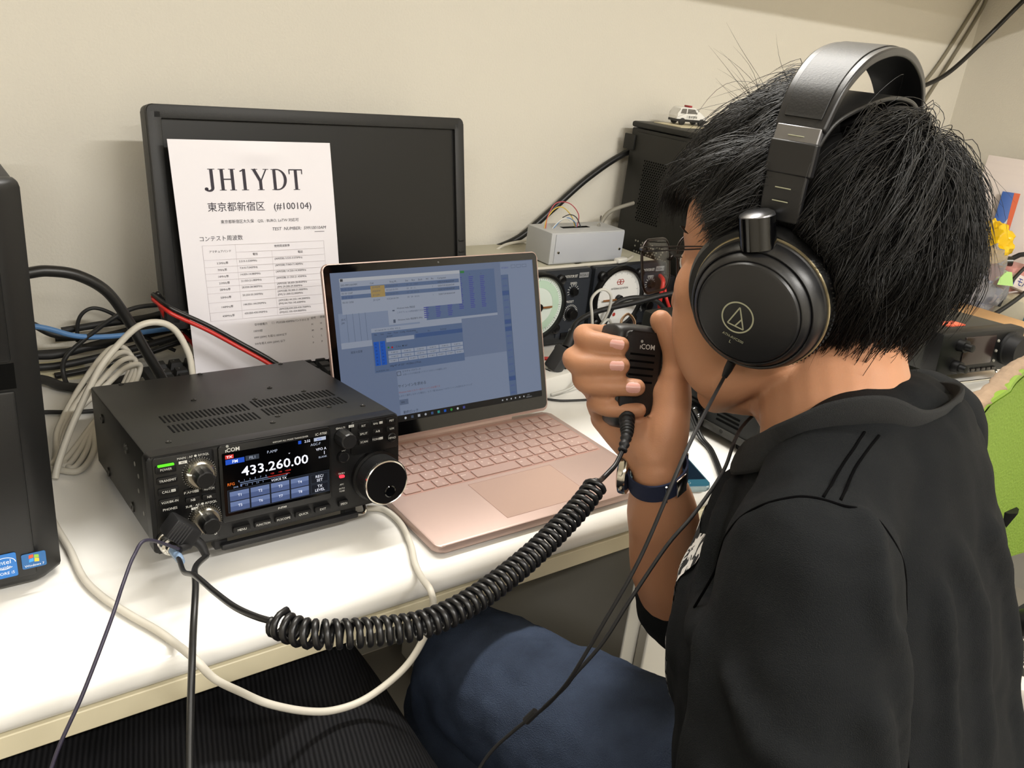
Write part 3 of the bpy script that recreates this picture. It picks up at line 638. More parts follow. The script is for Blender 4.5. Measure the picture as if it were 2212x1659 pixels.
on_sheet(pb, .0004).build('printed_text', mat('printing_ink', '3a3640', .8), sh, smooth=False)
on_sheet(LNM, .0004).build('table_rules', mat('pale_ink', 'cfc9ce', .8), sh, smooth=False)

# ------------------------------------------------------------------ black keyboard behind the radio
kb = thing('keyboard', 'black desktop keyboard behind the radio under the monitor', 'keyboard', (.46, 1.03, DZ))
KT = Tr(.246, 0.980, DZ + .004) @ Ro(3, 'X')
MB(KT).box(0, .445, 0, .138, 0, .016, bev=.004).build('body', mat('keyboard_black', '1b1b1c', .5), kb)
kk = MB(KT); kc = mat('keycap_black', '232324', .5)
kl = MB(KT @ Tr(0, 0, .0262))
for r_ in range(6):
    for k in range(21 if r_ else 16):
        if r_ == 0 and 4 <= k <= 8: continue
        xk = .010 + k * .0205; yk = .008 + r_ * .0195 + (.006 if r_ == 5 else 0)
        if r_ < 5 and 15 <= k <= 15: continue
        key = MB(KT); q = .0088
        key.add([(xk, yk, .015), (xk + .018, yk, .015), (xk + .018, yk + .017, .015), (xk, yk + .017, .015), (xk + .0025, yk + .003, .0255), (xk + .0155, yk + .003, .0255), (xk + .0155, yk + .0155, .0255), (xk + .0025, yk + .0155, .0255)], [(0, 1, 5, 4), (1, 2, 6, 5), (2, 3, 7, 6), (3, 0, 4, 7), (4, 5, 6, 7)])
        if r_ >= 4 or k > 10:
            s_ = 'Esc' if (r_, k) == (5, 0) else ('半/全' if (r_, k) == (4, 0) else random.choice('QWERTYUIOP1234567890'))
            kl.text(s_, xk + .007, yk + .010, .0042 if len(s_) == 1 else .003)
        if r_ >= 3: key.build('key', kc, kb)
        else: kk.add(key.v, key.f, KT.inverted())
kk.build('lower_keys', kc, kb); kl.build('key_lettering', PRT, kb, smooth=False)
# ------------------------------------------------------------------ tower computer at the left
tw = thing('tower_computer', 'black desktop tower computer at the left edge with two stickers low on its front', 'computer', (-.01, .92, DZ))
TP = mat('tower_plastic', '161616', .42, spec=.45, bump=.06, bscale=1500)
b = MB(); b.box(-.098, .081, .728, 1.12, DZ + .012, 1.064, bev=.004); b.build('case', mat('tower_steel', '1a1a1a', .45, spec=.4), tw)
MB(Tr(0, 0, DZ + .004)).prism([(-.10, .735), (-.10, .716), (-.094, .709), (.062, .709), (.070, .712), (.083, .724), (.083, .735)], 0, 1.066 - DZ - .004, bev=.007, seg=3).build('front_bezel', TP, tw)
b = MB(); b.box(-.088, .0625, .7065, .711, .9285, 1.052, bev=.0025); b.box(-.088, .0625, .7065, .711, .734, .9045, bev=.0025); b.build('front_panels', TP, tw)
MB().box(-.088, .061, .7055, .7075, 1.014, 1.050, bev=.0008).build('drive_bay', GLOSS, tw)
MB().box(-.09, .064, .7085, .7095, .906, .927).build('front_groove', DK, tw)
b = MB(); b.box(.030, .052, .7055, .7068, .931, .950, bev=.0005); up_ = b.build('usb_port', mat('usb_black', '070707', .3), tw)
b = MB(); b.frame(.032, .933, .050, .948, .0012, 0, Tr(0, .7053, 0) @ Ro(90, 'X')); b.build('port_rim', CHR, up_, smooth=False)
ST = Tr(0, .7062, 0) @ Ro(90, 'X')
def sticker(name, x0, x1, z0, z1, m): return MB(ST).prism(rrect(x0, z0, x1, z1, .0015), 0, .0003).build(name, m, tw, smooth=False)
s_ = sticker('blue_sticker', .0305, .0485, .738, .761, mat('sticker_blue', '1f6fc0', .25))
b = MB(ST @ Tr(0, 0, .0004)); b.text('intel', .0395, .7535, .0058, z=0); b.text('inside', .0395, .7485, .0040); b.text('CORE i5', .0395, .7425, .0038); b.pline([(.0395 + .0082 * math.cos(a), .7520 + .0055 * math.sin(a)) for a in [2 * PI * k / 30 for k in range(27)]], .0006); b.build('sticker_print', mat('sticker_white', 'e8eef4', .4), s_, smooth=False)
s_ = sticker('windows_sticker', .0520, .0702, .7420, .7565, mat('sticker_deep_blue', '1a5f9e', .22))
b = MB(ST @ Tr(0, 0, .0004)); b.text('Windows 7', .0611, .7447, .0031); b.build('sticker_print', MATS['sticker_white'], s_, smooth=False)
for k, (dx, dz, c) in enumerate(((0, 1, 'd9552c'), (1, 1, '8fbf3a'), (0, 0, '3a9be0'), (1, 0, 'f2c230'))):
    x0 = .0573 + .0040 * dx; z0 = .7478 + .0037 * dz
    MB(ST @ Tr(0, 0, .0004)).add([(x0, z0, 0), (x0 + .0036, z0 + .0006 - .0012 * dx, 0), (x0 + .0036, z0 + .0038 - .0012 * dx, 0), (x0 + .0003, z0 + .0033, 0)], [(0, 1, 2, 3)]).build('flag_pane', mat('flag_' + c, c, .4), s_, smooth=False)
b = MB()
for xx in (-.08, .06):
    for yy in (.75, 1.10): b.box(xx - .01, xx + .01, yy - .012, yy + .012, DZ, DZ + .013)
b.build('feet', RUB, tw)

# ------------------------------------------------------------------ two antenna rotator controllers
CASE = mat('beige_case', 'bdb9a6', .5); FACE = mat('navy_black_face', '23272d', .42, bump=.06, bscale=1500); DIALW = mat('dial_white', 'e9e9e6', .45); DIALG = mat('dial_green_white', 'dfeae2', .45)
ORN = mat('needle_brown', '8a5a32', .5); REDP = mat('red_print', 'b23a32', .5); INK = mat('dial_ink', '35383c', .6)
def rotator(x0, label, az):
    t = thing('rotator_controller', label, 'control box', (x0 + .085, 1.13, DZ), 'antenna rotator controllers')
    MB().box(x0 + .002, x0 + .168, 1.062, 1.24, DZ + .006, .853, bev=.003).build('case', CASE, t)
    MB(Tr(0, 1.048, 0) @ Ro(90, 'X')).prism(rrect(x0, DZ + .006, x0 + .171, .856, .004), -.016, 0, bev=.002).build('front_panel', FACE, t)
    F = Tr(0, 1.0475, 0) @ Ro(90, 'X'); b = MB(F)
    b.prism(rrect(x0 + .108, .735, x0 + .168, .838, .002), 0, .0008); b.build('control_plate', mat('plate_dark', '2d3138', .4), t)
    cx, cz = x0 + .059, .798
    ring = MB(F).lathe([(.0585, 0), (.0585, .006), (.0560, .010), (.0520, .009), (.0515, .003)], Tr(cx, cz, 0), 48).build('dial_ring', BLKP, t)
    b = MB(F)
    for a in (45, 135, 225, 315):
        ca, sa = math.cos(math.radians(a)), math.sin(math.radians(a))
        lug = MB(F).lathe([(.0085, 0), (.0085, .007), (.006, .009), (.003, .0075), (.0001, .0075)], Tr(cx + .062 * ca, cz + .060 * sa, 0), 16).build('lug', BLKP, t)
    dl = MB(F).lathe([(.0518, .0032), (.0001, .0033)], Tr(cx, cz, 0), 48).build('dial', DIALG if az else DIALW, t)
    b = MB(F @ Tr(0, 0, .0037)); n = 72
    for k in range(n):
        a = 2 * PI * k / n if az else -.3 + 3.75 * k / n
        r0 = .046 if k % 6 else .0435; b.line(cx + r0 * math.cos(a), cz + r0 * math.sin(a), cx + .0485 * math.cos(a), cz + .0485 * math.sin(a), .0005)
    if not az: b.text('ANTENNA ELEVATION', cx, cz + .018, .0050, w=.040)
    b.build('dial_scale', INK, dl, smooth=False)
    if az:
        b = MB(F @ Tr(0, 0, .0035)); n = 40
        b.add([(cx + r_ * math.cos(2 * PI * k / n), cz + r_ * math.sin(2 * PI * k / n), 0) for r_ in (.032, .045) for k in range(n)], [(k, (k + 1) % n, n + (k + 1) % n, n + k) for k in range(n)]); b.build('green_band', mat('dial_green', 'bfd9c4', .5), dl, smooth=False)
    else:
        b = MB(F @ Tr(0, 0, .0037)); n = 30
        for ox in (-.0032, .0032): b.pline([(cx + ox + .0042 * math.cos(2 * PI * k / n), cz + .0295 + .0046 * math.sin(2 * PI * k / n)) for k in range(n)], .0011, close=True)
        b.rect(cx - .009, cz + .029, cx + .009, cz + .0302); b.build('red_emblem', REDP, dl, smooth=False)
        MB(F @ Tr(0, 0, .0037)).lathe([(.0035, 0), (.0001, .0006)], Tr(cx - .004, cz - .030, 0), 16).build('red_dot', REDP, dl)
    MB(F).box(cx - .038, cx + .028, cz - .0025, cz + .0005, .0075, .0085).build('needle', ORN, t)
    MB(F).lathe([(.0075, .004), (.0075, .010), (.005, .0115), (.0001, .0115)], Tr(cx, cz - .001, 0), 20).build('needle_hub', BLKP, t)
    b = MB(F @ Tr(0, 0, .0012)); kx = x0 + .134
    b.text('ROTATOR SET', x0 + .113, .8445, .0062, al='l', w=.027, bold=.02); b.text('SPEED', kx - .001, .832, .0055, bold=.015); b.text('PRESET', kx - .004, .800, .0055, bold=.015)
    for cz_, r0, r1, a0, a1, n in ((.818, .0085, .0125, -30, 210, 11), (.779, .0125, .0160, -50, 230, 24)):
        for k in range(n):
            a = math.radians(a0 + (a1 - a0) * k / (n - 1)); b.line(kx + r0 * math.cos(a), cz_ + r0 * math.sin(a), kx + r1 * math.cos(a), cz_ + r1 * math.sin(a), .0010)
    b.text('⌂', kx + .004, .749, .006); b.build('panel_print', PRT, t, smooth=False)
    b = MB(F); b.rect(x0 + .1435, .8405, x0 + .164, .8495, .0010); b.build('model_plate', mat('plate_grey', '8b8d8f', .4), t, smooth=False)
    b = MB(F @ Tr(0, 0, .0013)); b.text('RC5A-3', x0 + .1537, .845, .0055, bold=.01); b.build('model_print', INK, t, smooth=False)
    MB(F).lathe([(.0070, 0), (.0066, .008), (.0058, .0095), (.0001, .0095)], Tr(kx, .818, 0), 10).build('speed_knob', BLKP, t, angle=25)
    MB(F).lathe([(.0110, 0), (.0110, .002), (.0095, .003), (.0090, .011), (.0080, .0125), (.0001, .0125)], Tr(kx, .779, 0), 28).build('preset_knob', BLKP, t)
    MB(F).box(kx - .016, kx + .016, .733, .745, 0, .004, bev=.001).build('switch', BLKP, t)
    b = MB()
    for xx in (x0 + .02, x0 + .15): b.cyl((xx, 1.08, DZ), (xx, 1.08, DZ + .007), .009); b.cyl((xx, 1.21, DZ), (xx, 1.21, DZ + .007), .009)
    b.build('feet', RUB, t)
rotator(.787, 'rotator control box with green dial half hidden by the laptop screen', True)
rotator(.9665, 'rotator control box with white antenna elevation dial behind the hand', False)

# ------------------------------------------------------------------ grey project box with loose wires
pb_ = thing('project_box', 'small grey metal electronics box with coloured wires on top of the rotator boxes', 'box', (.98, 1.12, .8535))
GB = mat('light_grey_box', 'b4b6b8', .4, spec=.4)
MB().box(.893, 1.058, 1.086, 1.155, .8545, .9085, bev=.0018).build('case', GB, pb_)
MB().box(.902, 1.0565, 1.0845, 1.0862, .857, .906, bev=.0006).build('front_plate', mat('grey_blue_plate', 'b3b6bd', .38), pb_)
MB().box(.94, 1.00, 1.115, 1.125, .9082, .9090).build('slot', DK, pb_)
for xx in (.91, 1.049):
    for zz in (.875,): MB(Tr(xx, 1.0845, zz) @ Ro(90, 'X')).lathe([(.0028, 0), (.0022, .0012), (.0001, .0015)], None, 12).build('screw', CHR, pb_)
for nm, c, pts in (('red_wire', 'b8505a', [(.905, 1.12, .908), (.908, 1.122, .928), (.925, 1.125, .950), (.955, 1.125, .949), (.976, 1.122, .930), (.974, 1.12, .908)]), ('yellow_wire', 'd8b84a', [(.903, 1.121, .908), (.907, 1.122, .925), (.922, 1.124, .940), (.940, 1.124, .943), (.960, 1.122, .928), (.971, 1.12, .908)]),
                   ('blue_wire', '5f86b8', [(.922, 1.12, .908), (.935, 1.118, .922), (.950, 1.117, .926), (.966, 1.118, .918), (.972, 1.119, .908)]), ('white_wire', 'd8d8d4', [(.918, 1.119, .908), (.928, 1.116, .920), (.942, 1.115, .926), (.956, 1.117, .920)]), ('dark_wire', '3a3c40', [(.940, 1.121, .926), (.955, 1.12, .931), (.970, 1.119, .925), (.982, 1.118, .908)])):
    MB().tube(spline(pts, 8), .0009, 6).build(nm, mat('wire_' + c, c, .5), pb_, angle=180)
b = MB(); b.cyl((1.025, 1.12, .908), (1.025, 1.12, .913), .0035, n=6); b.cyl((1.025, 1.12, .913), (1.0255, 1.119, .928), .0012, .0016); b.build('toggle_switch', CHR, pb_)

# ------------------------------------------------------------------ black tower behind the man's face, toy car on it
pc = thing('computer_case', 'black steel computer tower with perforated side carrying the toy car', 'computer', (1.255, 1.02, DZ))
PCB = mat('black_case_steel', '20201d', .5, spec=.35, bump=.08, bscale=1400)
MB().box(1.168, 1.345, .82, 1.222, DZ + .008, 1.070, bev=.002).build('case', PCB, pc)
MB().box(1.166, 1.347, .815, 1.224, 1.071, 1.082, bev=.004).build('top_panel', PCB, pc)
MB().box(1.164, 1.168, .84, 1.205, .735, 1.064, bev=.001).build('side_panel', PCB, pc)
def perf(y0, y1, z0, z1, nx, nz, r, name, m, jx=.5, skip=0):
    b = MB()
    for j in range(nz):
        for i in range(nx):
            if skip and random.random() < skip: continue
            yy = y0 + (y1 - y0) * (i + jx * (j % 2)) / nx; zz = z0 + (z1 - z0) * j / nz
            b.lathe([(r, 0), (r * .9, .0004)], Tr(1.1639, yy, zz) @ Ro(-90, 'Y'), 6)
    return b.build(name, m, pc, smooth=False)
perf(1.115, 1.175, .905, 1.02, 10, 26, .0018, 'vent_holes', DK)
perf(1.075, 1.165, .80, .872, 14, 14, .0020, 'lit_holes', mat('painted_hole_light', '8f8c80', .5), skip=.45)  # light caught in the holes, put in as pale colour on flat discs
MB().box(1.160, 1.166, 1.205, 1.232, 1.03, 1.058, bev=.001).build('rear_tab', PCB, pc)
b = MB()
for yy in (.85, 1.19):
    for xx in (1.19, 1.325): b.cyl((xx, yy, DZ), (xx, yy, DZ + .009), .012)
b.build('feet', RUB, pc)
MB().box(1.20, 1.29, 1.13, 1.20, 1.0822, 1.0835).build('memo', mat('cream_paper', 'ddd3b4', .7), thing('paper_slip', 'cream paper slip on top of the black computer tower under the toy car', 'paper', (1.245, 1.165, 1.0822)), smooth=False)
ca = thing('toy_car', 'white toy police car with red roof light on top of the black computer tower', 'toy car', (1.262, 1.175, 1.0836))
CW = mat('toy_white', 'ecebe8', .25, coat=.5); CB = mat('toy_black', '1c1c1e', .35); CG = mat('toy_window', '6d6a66', .15)
CT_ = Tr(1.262, 1.175, 1.0836) @ Ro(-12, 'Z') @ Matrix.Scale(1.12, 4)
side = [(-.030, .006), (-.031, .014), (-.0285, .018), (-.026, .0265), (-.022, .0285), (.004, .0285), (.009, .0265), (.018, .0185), (.029, .0150), (.031, .012), (.031, .006)]
RX = Ro(90, 'X')
MB(CT_).prism(side, -.0125, .0125, RX, bev=.0015).build('body', CW, ca)
MB(CT_).prism([(-.0305, .0055), (-.0305, .0095), (.0305, .0095), (.0305, .0055)], -.0128, .0128, RX).build('sill', CB, ca)
for s in (-1, 1):
    for xw in (-.019, .020): MB(CT_).lathe([(.0058, 0), (.0058, .004), (.0035, .0045), (.0001, .0045)], Tr(xw, s * .0095, .0058) @ Ro(-90 * s, 'X'), 18).build('wheel', CB, ca)
    b = MB(CT_ @ Tr(0, 0, 0)); F_ = Ro(90, 'X') if s < 0 else Ro(90, 'X')
    for poly in ([(-.0245, .0185), (-.0225, .0262), (-.0130, .0265), (-.0130, .0185)], [(-.0110, .0185), (-.0110, .0265), (.0030, .0262), (.0100, .0190)], ): b.add([(x, s * .0127, z) for x, z in poly], [(0, 1, 2, 3)])
    b.build('side_window', CG, ca, smooth=False)
b = MB(CT_); b.add([(.0110, -.0105, .0262), (.0110, .0105, .0262), (.0180, .0108, .0194), (.0180, -.0108, .0194)], [(0, 1, 2, 3)]); b.build('windscreen', CG, ca, smooth=False)
MB(CT_).box(-.006, .0, -.008, .008, .0285, .0315, bev=.0008).build('roof_light', mat('toy_red', 'a3242c', .2), ca)
b = MB(CT_); b.text('三重県警察', -.001, .0135, .0045, Matrix(((1, 0, 0, 0), (0, 0, -1, -.01275), (0, 1, 0, 0), (0, 0, 0, 1)))); b.build('door_lettering', CB, ca, smooth=False)

# ------------------------------------------------------------------ black base radio behind the hand, phone, power strip
br = thing('base_radio', 'large black base radio with vent slots behind the raised wrist', 'radio', (1.02, .73, DZ))
BRM = mat('black_radio_steel', '1e1f1e', .5, spec=.35, bump=.06, bscale=1400)
MB().box(.876, 1.16, .60, .838, DZ + .010, .856, bev=.006).build('case', BRM, br)
MB().box(.8745, .8765, .61, .83, DZ + .014, DZ + .024).build('side_lip', mat('grey_lip', '3b3a36', .4), br)
b = MB()
for k in range(3):
    for y0, y1 in ((.630, .668), (.690, .735), (.760, .80)): b.box(.8752, .8765, y0, y1, .752 + .0062 * k, .7545 + .0062 * k)
for k in range(9): b.box(.8752, .8765, .765, .805, .778 + .0062 * k, .7803 + .0062 * k)
b.build('vent_slots', DK, br, smooth=False)
MB(Tr(.8755, .655, .740) @ Ro(-90, 'Y')).lathe([(.004, 0), (.003, .0012), (.0001, .0014)], None, 14).build('screw', SCRW, br)
MB(Tr(.8755, .705, .7405) @ Ro(-90, 'Y')).lathe([(.0185, 0), (.0185, .008), (.0165, .011), (.0001, .0115)], None, 36).build('round_knob', GLOSS, br)
b = MB()
for xx in (.90, 1.13):
    for yy in (.63, .81): b.cyl((xx, yy, DZ), (xx, yy, DZ + .012), .012)
b.build('feet', RUB, br)
ph = thing('smartphone', 'dark teal smartphone lying on the desk edge behind the wrist', 'phone', (.757, .646, DZ))
PT = Tr(.757, .646, DZ) @ Ro(-22, 'Z')
TEAL = mat('teal_phone', '2f6478', .28, .4)
MB(PT).prism(rrect(-.036, -.072, .036, .072, .009), .0, .0072, bev=.002).build('body', mat('phone_frame', '9fb6c2', .25, .8), ph)
MB(PT).prism(rrect(-.0348, -.0708, .0348, .0708, .008), .0072, .0076).build('front_glass', TEAL, ph, smooth=False)
MB(PT).prism([(-.034, -.055), (.034, -.055), (.034, .058), (-.034, .058)], .0076, .0078).build('screen', mat('phone_screen', '0d1a26', .06, spec=.6), ph, smooth=False)
b = MB(PT @ Tr(0, 0, .0079)); b.pline(rrect(-.010, -.0660, .010, -.0595, .003), .0006, close=True); b.build('home_button', mat('phone_silver', 'b9ccd4', .3, .6), ph, smooth=False)
MB(PT @ Tr(0, -.0722, .0036) @ Ro(90, 'X')).prism(rrect(-.005, -.0012, .005, .0012, .001), 0, .0004).build('charging_port', CHR, ph)
ps = thing('power_strip', 'white power strip with plugs lying between the laptop and the hand', 'power strip', (.86, .915, DZ))
PWT = Tr(.86, .912, DZ) @ Ro(9, 'Z'); PW = mat('strip_white', 'dcdad3', .4)
MB(PWT).box(-.135, .135, -.024, .024, 0, .034, bev=.005).build('housing', PW, ps)
for k in range(5):
    b = MB(PWT)
    for dx in (-.0065, .0065): b.box(-.108 + .052 * k + dx - .001, -.108 + .052 * k + dx + .001, -.006, .006, .0335, .0344)
    b.build('socket', DK, ps, smooth=False)
pl = thing('power_plug', 'black moulded plug standing in the white power strip with its thick lead', 'plug', (.80, .902, .754))
b = MB(Tr(.797, .902, .7545) @ Ro(9, 'Z')); b.prism(rrect(-.016, -.013, .016, .013, .004), 0, .030, bev=.003)
b.build('plug_body', RUB, pl)
MB().tube(spline([(.797, .902, .782), (.803, .905, .79), (.812, .91, .803)], 6), [.009 - .0002 * k for k in range(13)], 12).build('strain_relief', RUB, pl)
MB().tube(spline([(.811, .909, .802), (.825, .918, .815), (.861, .916, .829), (.915, .890, .847), (.955, .878, .858), (1.0, .87, .862), (1.06, .87, .845)], 8), .0042, 8).build('lead', CORD if 'CORD' in globals() else RUB, pl, angle=180)
ad = thing('black_adapter', 'small black block adapter tilted against the plug on the power strip', 'adapter', (.765, .905, .76))
MB(Tr(.768, .893, .758) @ Ro(35, 'Y') @ Ro(9, 'Z')).box(-.010, .010, -.012, .012, -.004, .034, bev=.003).build('body', mat('adapter_grey', '2f3032', .45), ad)
for i, (x_, y_, lab, pts) in enumerate(((.853, .915, 'light grey plug on the power strip with its lead rising in a tall loop', [(.845, .9, .792), (.832, .895, .83), (.828, .897, .858), (.843, .893, .872), (.858, .888, .86), (.862, .9, .82), (.85, .93, .77), (.83, .96, .735)]),
                                        (.905, .921, 'light grey plug on the power strip nearest the white dial with a short low loop', [(.897, .91, .788), (.880, .905, .815), (.862, .898, .818), (.838, .888, .80), (.81, .872, .765), (.785, .862, .738), (.75, .87, .726)]))):
    t = thing('white_plug', lab, 'plug', (x_, y_, .754), 'light grey plugs')
    b = MB(Tr(x_, y_, .7545) @ Ro(9, 'Z')); b.box(-.011, .011, -.010, .010, 0, .022, bev=.004); b.build('plug_body', PW, t)
    MB().tube(spline([(x_, y_, .774), tuple(V((x_, y_, .774)).lerp(V(pts[0]), .6)), pts[0]], 5), [.0052 - .0003 * k for k in range(11)], 10).build('strain_relief', PW, t)
    MB().tube(spline(pts, 8), .0022, 8).build('lead', mat('lead_grey', 'b9b8b2', .5), t, angle=180)
# ------------------------------------------------------------------ cables and cords
CBK = mat('cable_black', '191919', .38, spec=.5); CBM = mat('cable_matte', '222222', .55); CWH = mat('cable_white', 'c9c4b8', .45); CRD = mat('cable_red', 'c8302a', .4); CBL = mat('cable_blue', '5f8fc8', .4); CGR = mat('cable_grey', '8d897e', .5)
cable('power_cable', 'thick glossy black cable arching from the left tower down behind the radio', [(.06, 1.0, .905), (.113, 1.0, .915), (.135, 1.0, .916), (.162, 1.0, .909), (.189, 1.0, .889), (.209, 1.0, .854), (.224, .995, .818), (.241, .99, .779), (.255, .985, .735)], .0062, CBK, ns=12)
cable('network_cable', 'light blue network cable along the wall behind the left tower', [(.06, 1.15, .812), (.131, 1.15, .804), (.177, 1.15, .786), (.22, 1.155, .779), (.271, 1.16, .779), (.33, 1.17, .778)], .0036, CBL)
for i, (pts, r_, m_, lab) in enumerate((
    ([(.09, 1.20, .80), (.13, 1.2, .792), (.16, 1.195, .774), (.21, 1.19, .768), (.27, 1.195, .772), (.35, 1.2, .785), (.45, 1.2, .79), (.62, 1.2, .78)], .0045, CBM, 'black cable topmost of the bundle lying along the wall'),
    ([(.10, 1.19, .757), (.15, 1.18, .752), (.20, 1.185, .757), (.26, 1.19, .766), (.33, 1.19, .776), (.42, 1.195, .79), (.60, 1.2, .79)], .0060, CBM, 'thickest black cable of the bundle along the wall'),
    ([(.10, 1.18, .741), (.15, 1.175, .738), (.21, 1.18, .742), (.28, 1.185, .752), (.36, 1.185, .766), (.44, 1.19, .772), (.60, 1.2, .77)], .0052, CBM, 'black cable low in the bundle along the wall'),
    ([(.17, 1.215, .772), (.22, 1.21, .778), (.28, 1.205, .784), (.34, 1.205, .797), (.42, 1.21, .806), (.58, 1.21, .80)], .0050, CBM, 'short black cable doubled back at the left end of the bundle'),
    ([(.16, 1.205, .765), (.22, 1.20, .765), (.28, 1.205, .775), (.36, 1.21, .795), (.45, 1.215, .805), (.6, 1.215, .80)], .0040, CBK, 'glossy black cable running in the middle of the bundle along the wall'),
    ([(.12, 1.205, .748), (.19, 1.20, .748), (.27, 1.205, .756), (.34, 1.21, .764), (.44, 1.215, .775), (.6, 1.215, .77)], .0044, CBM, 'black cable nearest the wall in the bundle'),
    ([(.15, 1.165, .728), (.20, 1.16, .735), (.27, 1.165, .747), (.33, 1.17, .758), (.42, 1.175, .756), (.58, 1.18, .75)], .0046, CBK, 'glossy black cable at the front of the bundle on the desk'),
    ([(.186, 1.2, .76), (.188, 1.2, .785), (.196, 1.2, .800), (.211, 1.2, .805), (.233, 1.2, .794), (.259, 1.2, .769), (.282, 1.2, .75), (.31, 1.19, .735)], .0026, CBM, 'thin black cord standing in a loop against the wall'),
    ([(.30, 1.12, .826), (.279, 1.14, .822), (.249, 1.15, .817), (.22, 1.15, .804), (.185, 1.15, .779), (.162, 1.145, .76), (.157, 1.14, .741), (.162, 1.12, .7265), (.19, 1.09, .7255), (.23, 1.08, .7255)], .0030, CBM, 'thin black cord curving down across the cable bundle to the desk'),
    ([(.09, 1.17, .734), (.133, 1.155, .730), (.152, 1.13, .728), (.18, 1.112, .728), (.216, 1.12, .728), (.25, 1.14, .728)], .0062, CBM, 'thick black cable lying on the desk behind the radio'),
    ([(.245, 1.09, .7245), (.26, 1.112, .7245), (.29, 1.118, .7245), (.33, 1.11, .7245), (.38, 1.11, .7245)], .0040, CBM, 'black keyboard lead curving on the desk in front of the bundle'),
    ([(.09, 1.07, .7235), (.122, 1.065, .7235), (.15, 1.054, .7235), (.19, 1.045, .7235)], .0028, CBM, 'thin black cord on the desk just left of the radio'))):
    cable('black_cable', lab, pts, r_, m_, 'black cables behind the radio')
rb = thing('red_black_lead', 'twin red and black power lead looping from behind the monitor to the radio', 'cable', (.33, 1.0, .80))
q = [(.250, 1.05, .866), (.258, 1.022, .860), (.268, 1.015, .8535), (.301, 1.008, .835), (.335, .998, .813), (.371, .98, .79), (.393, .96, .772), (.40, .94, .74)]
MB().tube(spline(q, 8), .0028, 8).build('black_core', CBK, rb, angle=180); MB().tube(spline([(x - .001, y - .003, z - .0055) for x, y, z in q], 8), .0026, 8).build('red_core', CRD, rb, angle=180)
q = [(.250, 1.05, .863), (.262, 1.075, .845), (.278, 1.09, .812), (.308, 1.10, .779), (.32, 1.12, .75)]
MB().tube(spline(q, 8), .0026, 8).build('red_return', CRD, rb, angle=180); MB().tube(spline([(x + .006, y + .002, z + .003) for x, y, z in q], 8), .0028, 8).build('black_return', CBK, rb, angle=180)
cable('white_cable', 'white cable arching over the radio from its rear to the bundle at its left', [(.258, .915, .79), (.257, .92, .812), (.255, .925, .833), (.244, .93, .859), (.227, .93, .871), (.205, .93, .869), (.183, .93, .85), (.163, .925, .829), (.148, .92, .805), (.128, .91, .772), (.112, .90, .74), (.105, .89, .7245)], .0037, CWH)
q = [(.06, .93, .7245)]
for i in range(4):
    d = .008 * i; q += [(.108 + d * .5, .925 + d, .7245), (.122 + d * .7, .97 + d, .742), (.160 + d, 1.035 - d, .765 + d * .3), (.200 + d * .6, 1.085 - d * 1.3, .785 - d * .5), (.222 + d * .5, 1.10 - d * 1.3, .783 - d * .6), (.228, 1.085 - d, .768 - d * .6), (.205, 1.05 - d, .745), (.165, .99, .738 - d * .1), (.128 + d, .94, .7245), (.114 + d * .6, .922 - d, .7245)]
q += [(.10, .915, .7245), (.06, .90, .7245)]
cable('coiled_cable', 'white cable gathered into a bundle of loops left of the radio', q, .0034, CWH, n=10)
fw = [(.088, .86, .7245), (.090, .80, .7245), (.094, .75, .7245), (.096, .70, .7245), (.104, .665, .7245), (.118, .630, .7245), (.132, .60, .7245), (.140, .578, .7245), (0.1455, 0.5432, 0.7324), (0.1571, 0.5354, 0.7149), (0.1765, 0.5325, 0.6955), (0.1998, 0.5316, 0.6732), (0.2318, 0.5316, 0.6509), (0.2600, 0.5316, 0.6393), (0.2910, 0.5316, 0.6393), (0.3259, 0.5316, 0.6567), (0.3453, 0.5316, 0.6839), (0.3526, 0.5316, 0.7149), (0.3511, 0.5354, 0.7324), (.360, .566, .7243), (.366, .590, .7245), (.378, .62, .7245), (.388, .66, .7240), (.385, .69, .724), (.37, .70, .724)]
cable('front_white_cable', 'white cable lying over the desk front and hanging in a loop below the radio', fw, .0033, CWH)
aud = thing('audio_adapter', 'black ribbed audio adapter plugged into the phones jack at the front of the radio', 'plug', tuple((FP @ V((.018, .010, .02)))))
A_ = FP @ Tr(.0165, .0255, 0)
MB(A_).lathe([(.0035, 0), (.0035, .009)], None, 14).build('jack', CHR, aud)
AT = FP @ Tr(.0185, .0215, .0195) @ Ro(-42, 'Z')
MB(AT).box(-.0135, .0135, -.0095, .0095, -.0115, .0105, bev=.003).build('body', RUB, aud)
b = MB(AT)
for k in range(6): b.box(-.0115 + .0026 * k, -.0103 + .0026 * k, -.0085, .0085, .0102, .0110)
b.build('ribs', mat('rib_grey', '2c2c2e', .5), aud)
MB().tube(spline([tuple(FP @ V((.027, .0125, .020))), tuple(FP @ V((.033, .006, .023))), tuple(FP @ V((.036, -.004, .027)))], 6), [.0050 - .00015 * k for k in range(13)], 12).build('cable_boot', RUB, aud)
MB().tube(spline([tuple(FP @ V((.036, -.004, .027))), (.1640, .6, .775), (.150, .55, .792), (.133, .502, .775), (.116, .457, .717), (.105, .42, .665), (.10, .40, .645)], 10), .0026, 8).build('black_lead', CBK, aud, angle=180)
MB().tube([tuple(FP @ V((.0215, .010, .026))), tuple(FP @ V((.0125, .012, .034)))], [.0042, .0034], 12).build('second_plug', RUB, aud)
MB().tube(spline([tuple(FP @ V((.0125, .012, .034))), (.1305, .607, .807), (.1177, .5947, .804), (.1047, .574, .7956), (.089, .542, .790), (.064, .517, .756), (.039, .502, .716), (.02, .485, .66)], 10), .0014, 8).build('purple_lead', mat('purple_cord', '2a2638', .5), aud, angle=180)
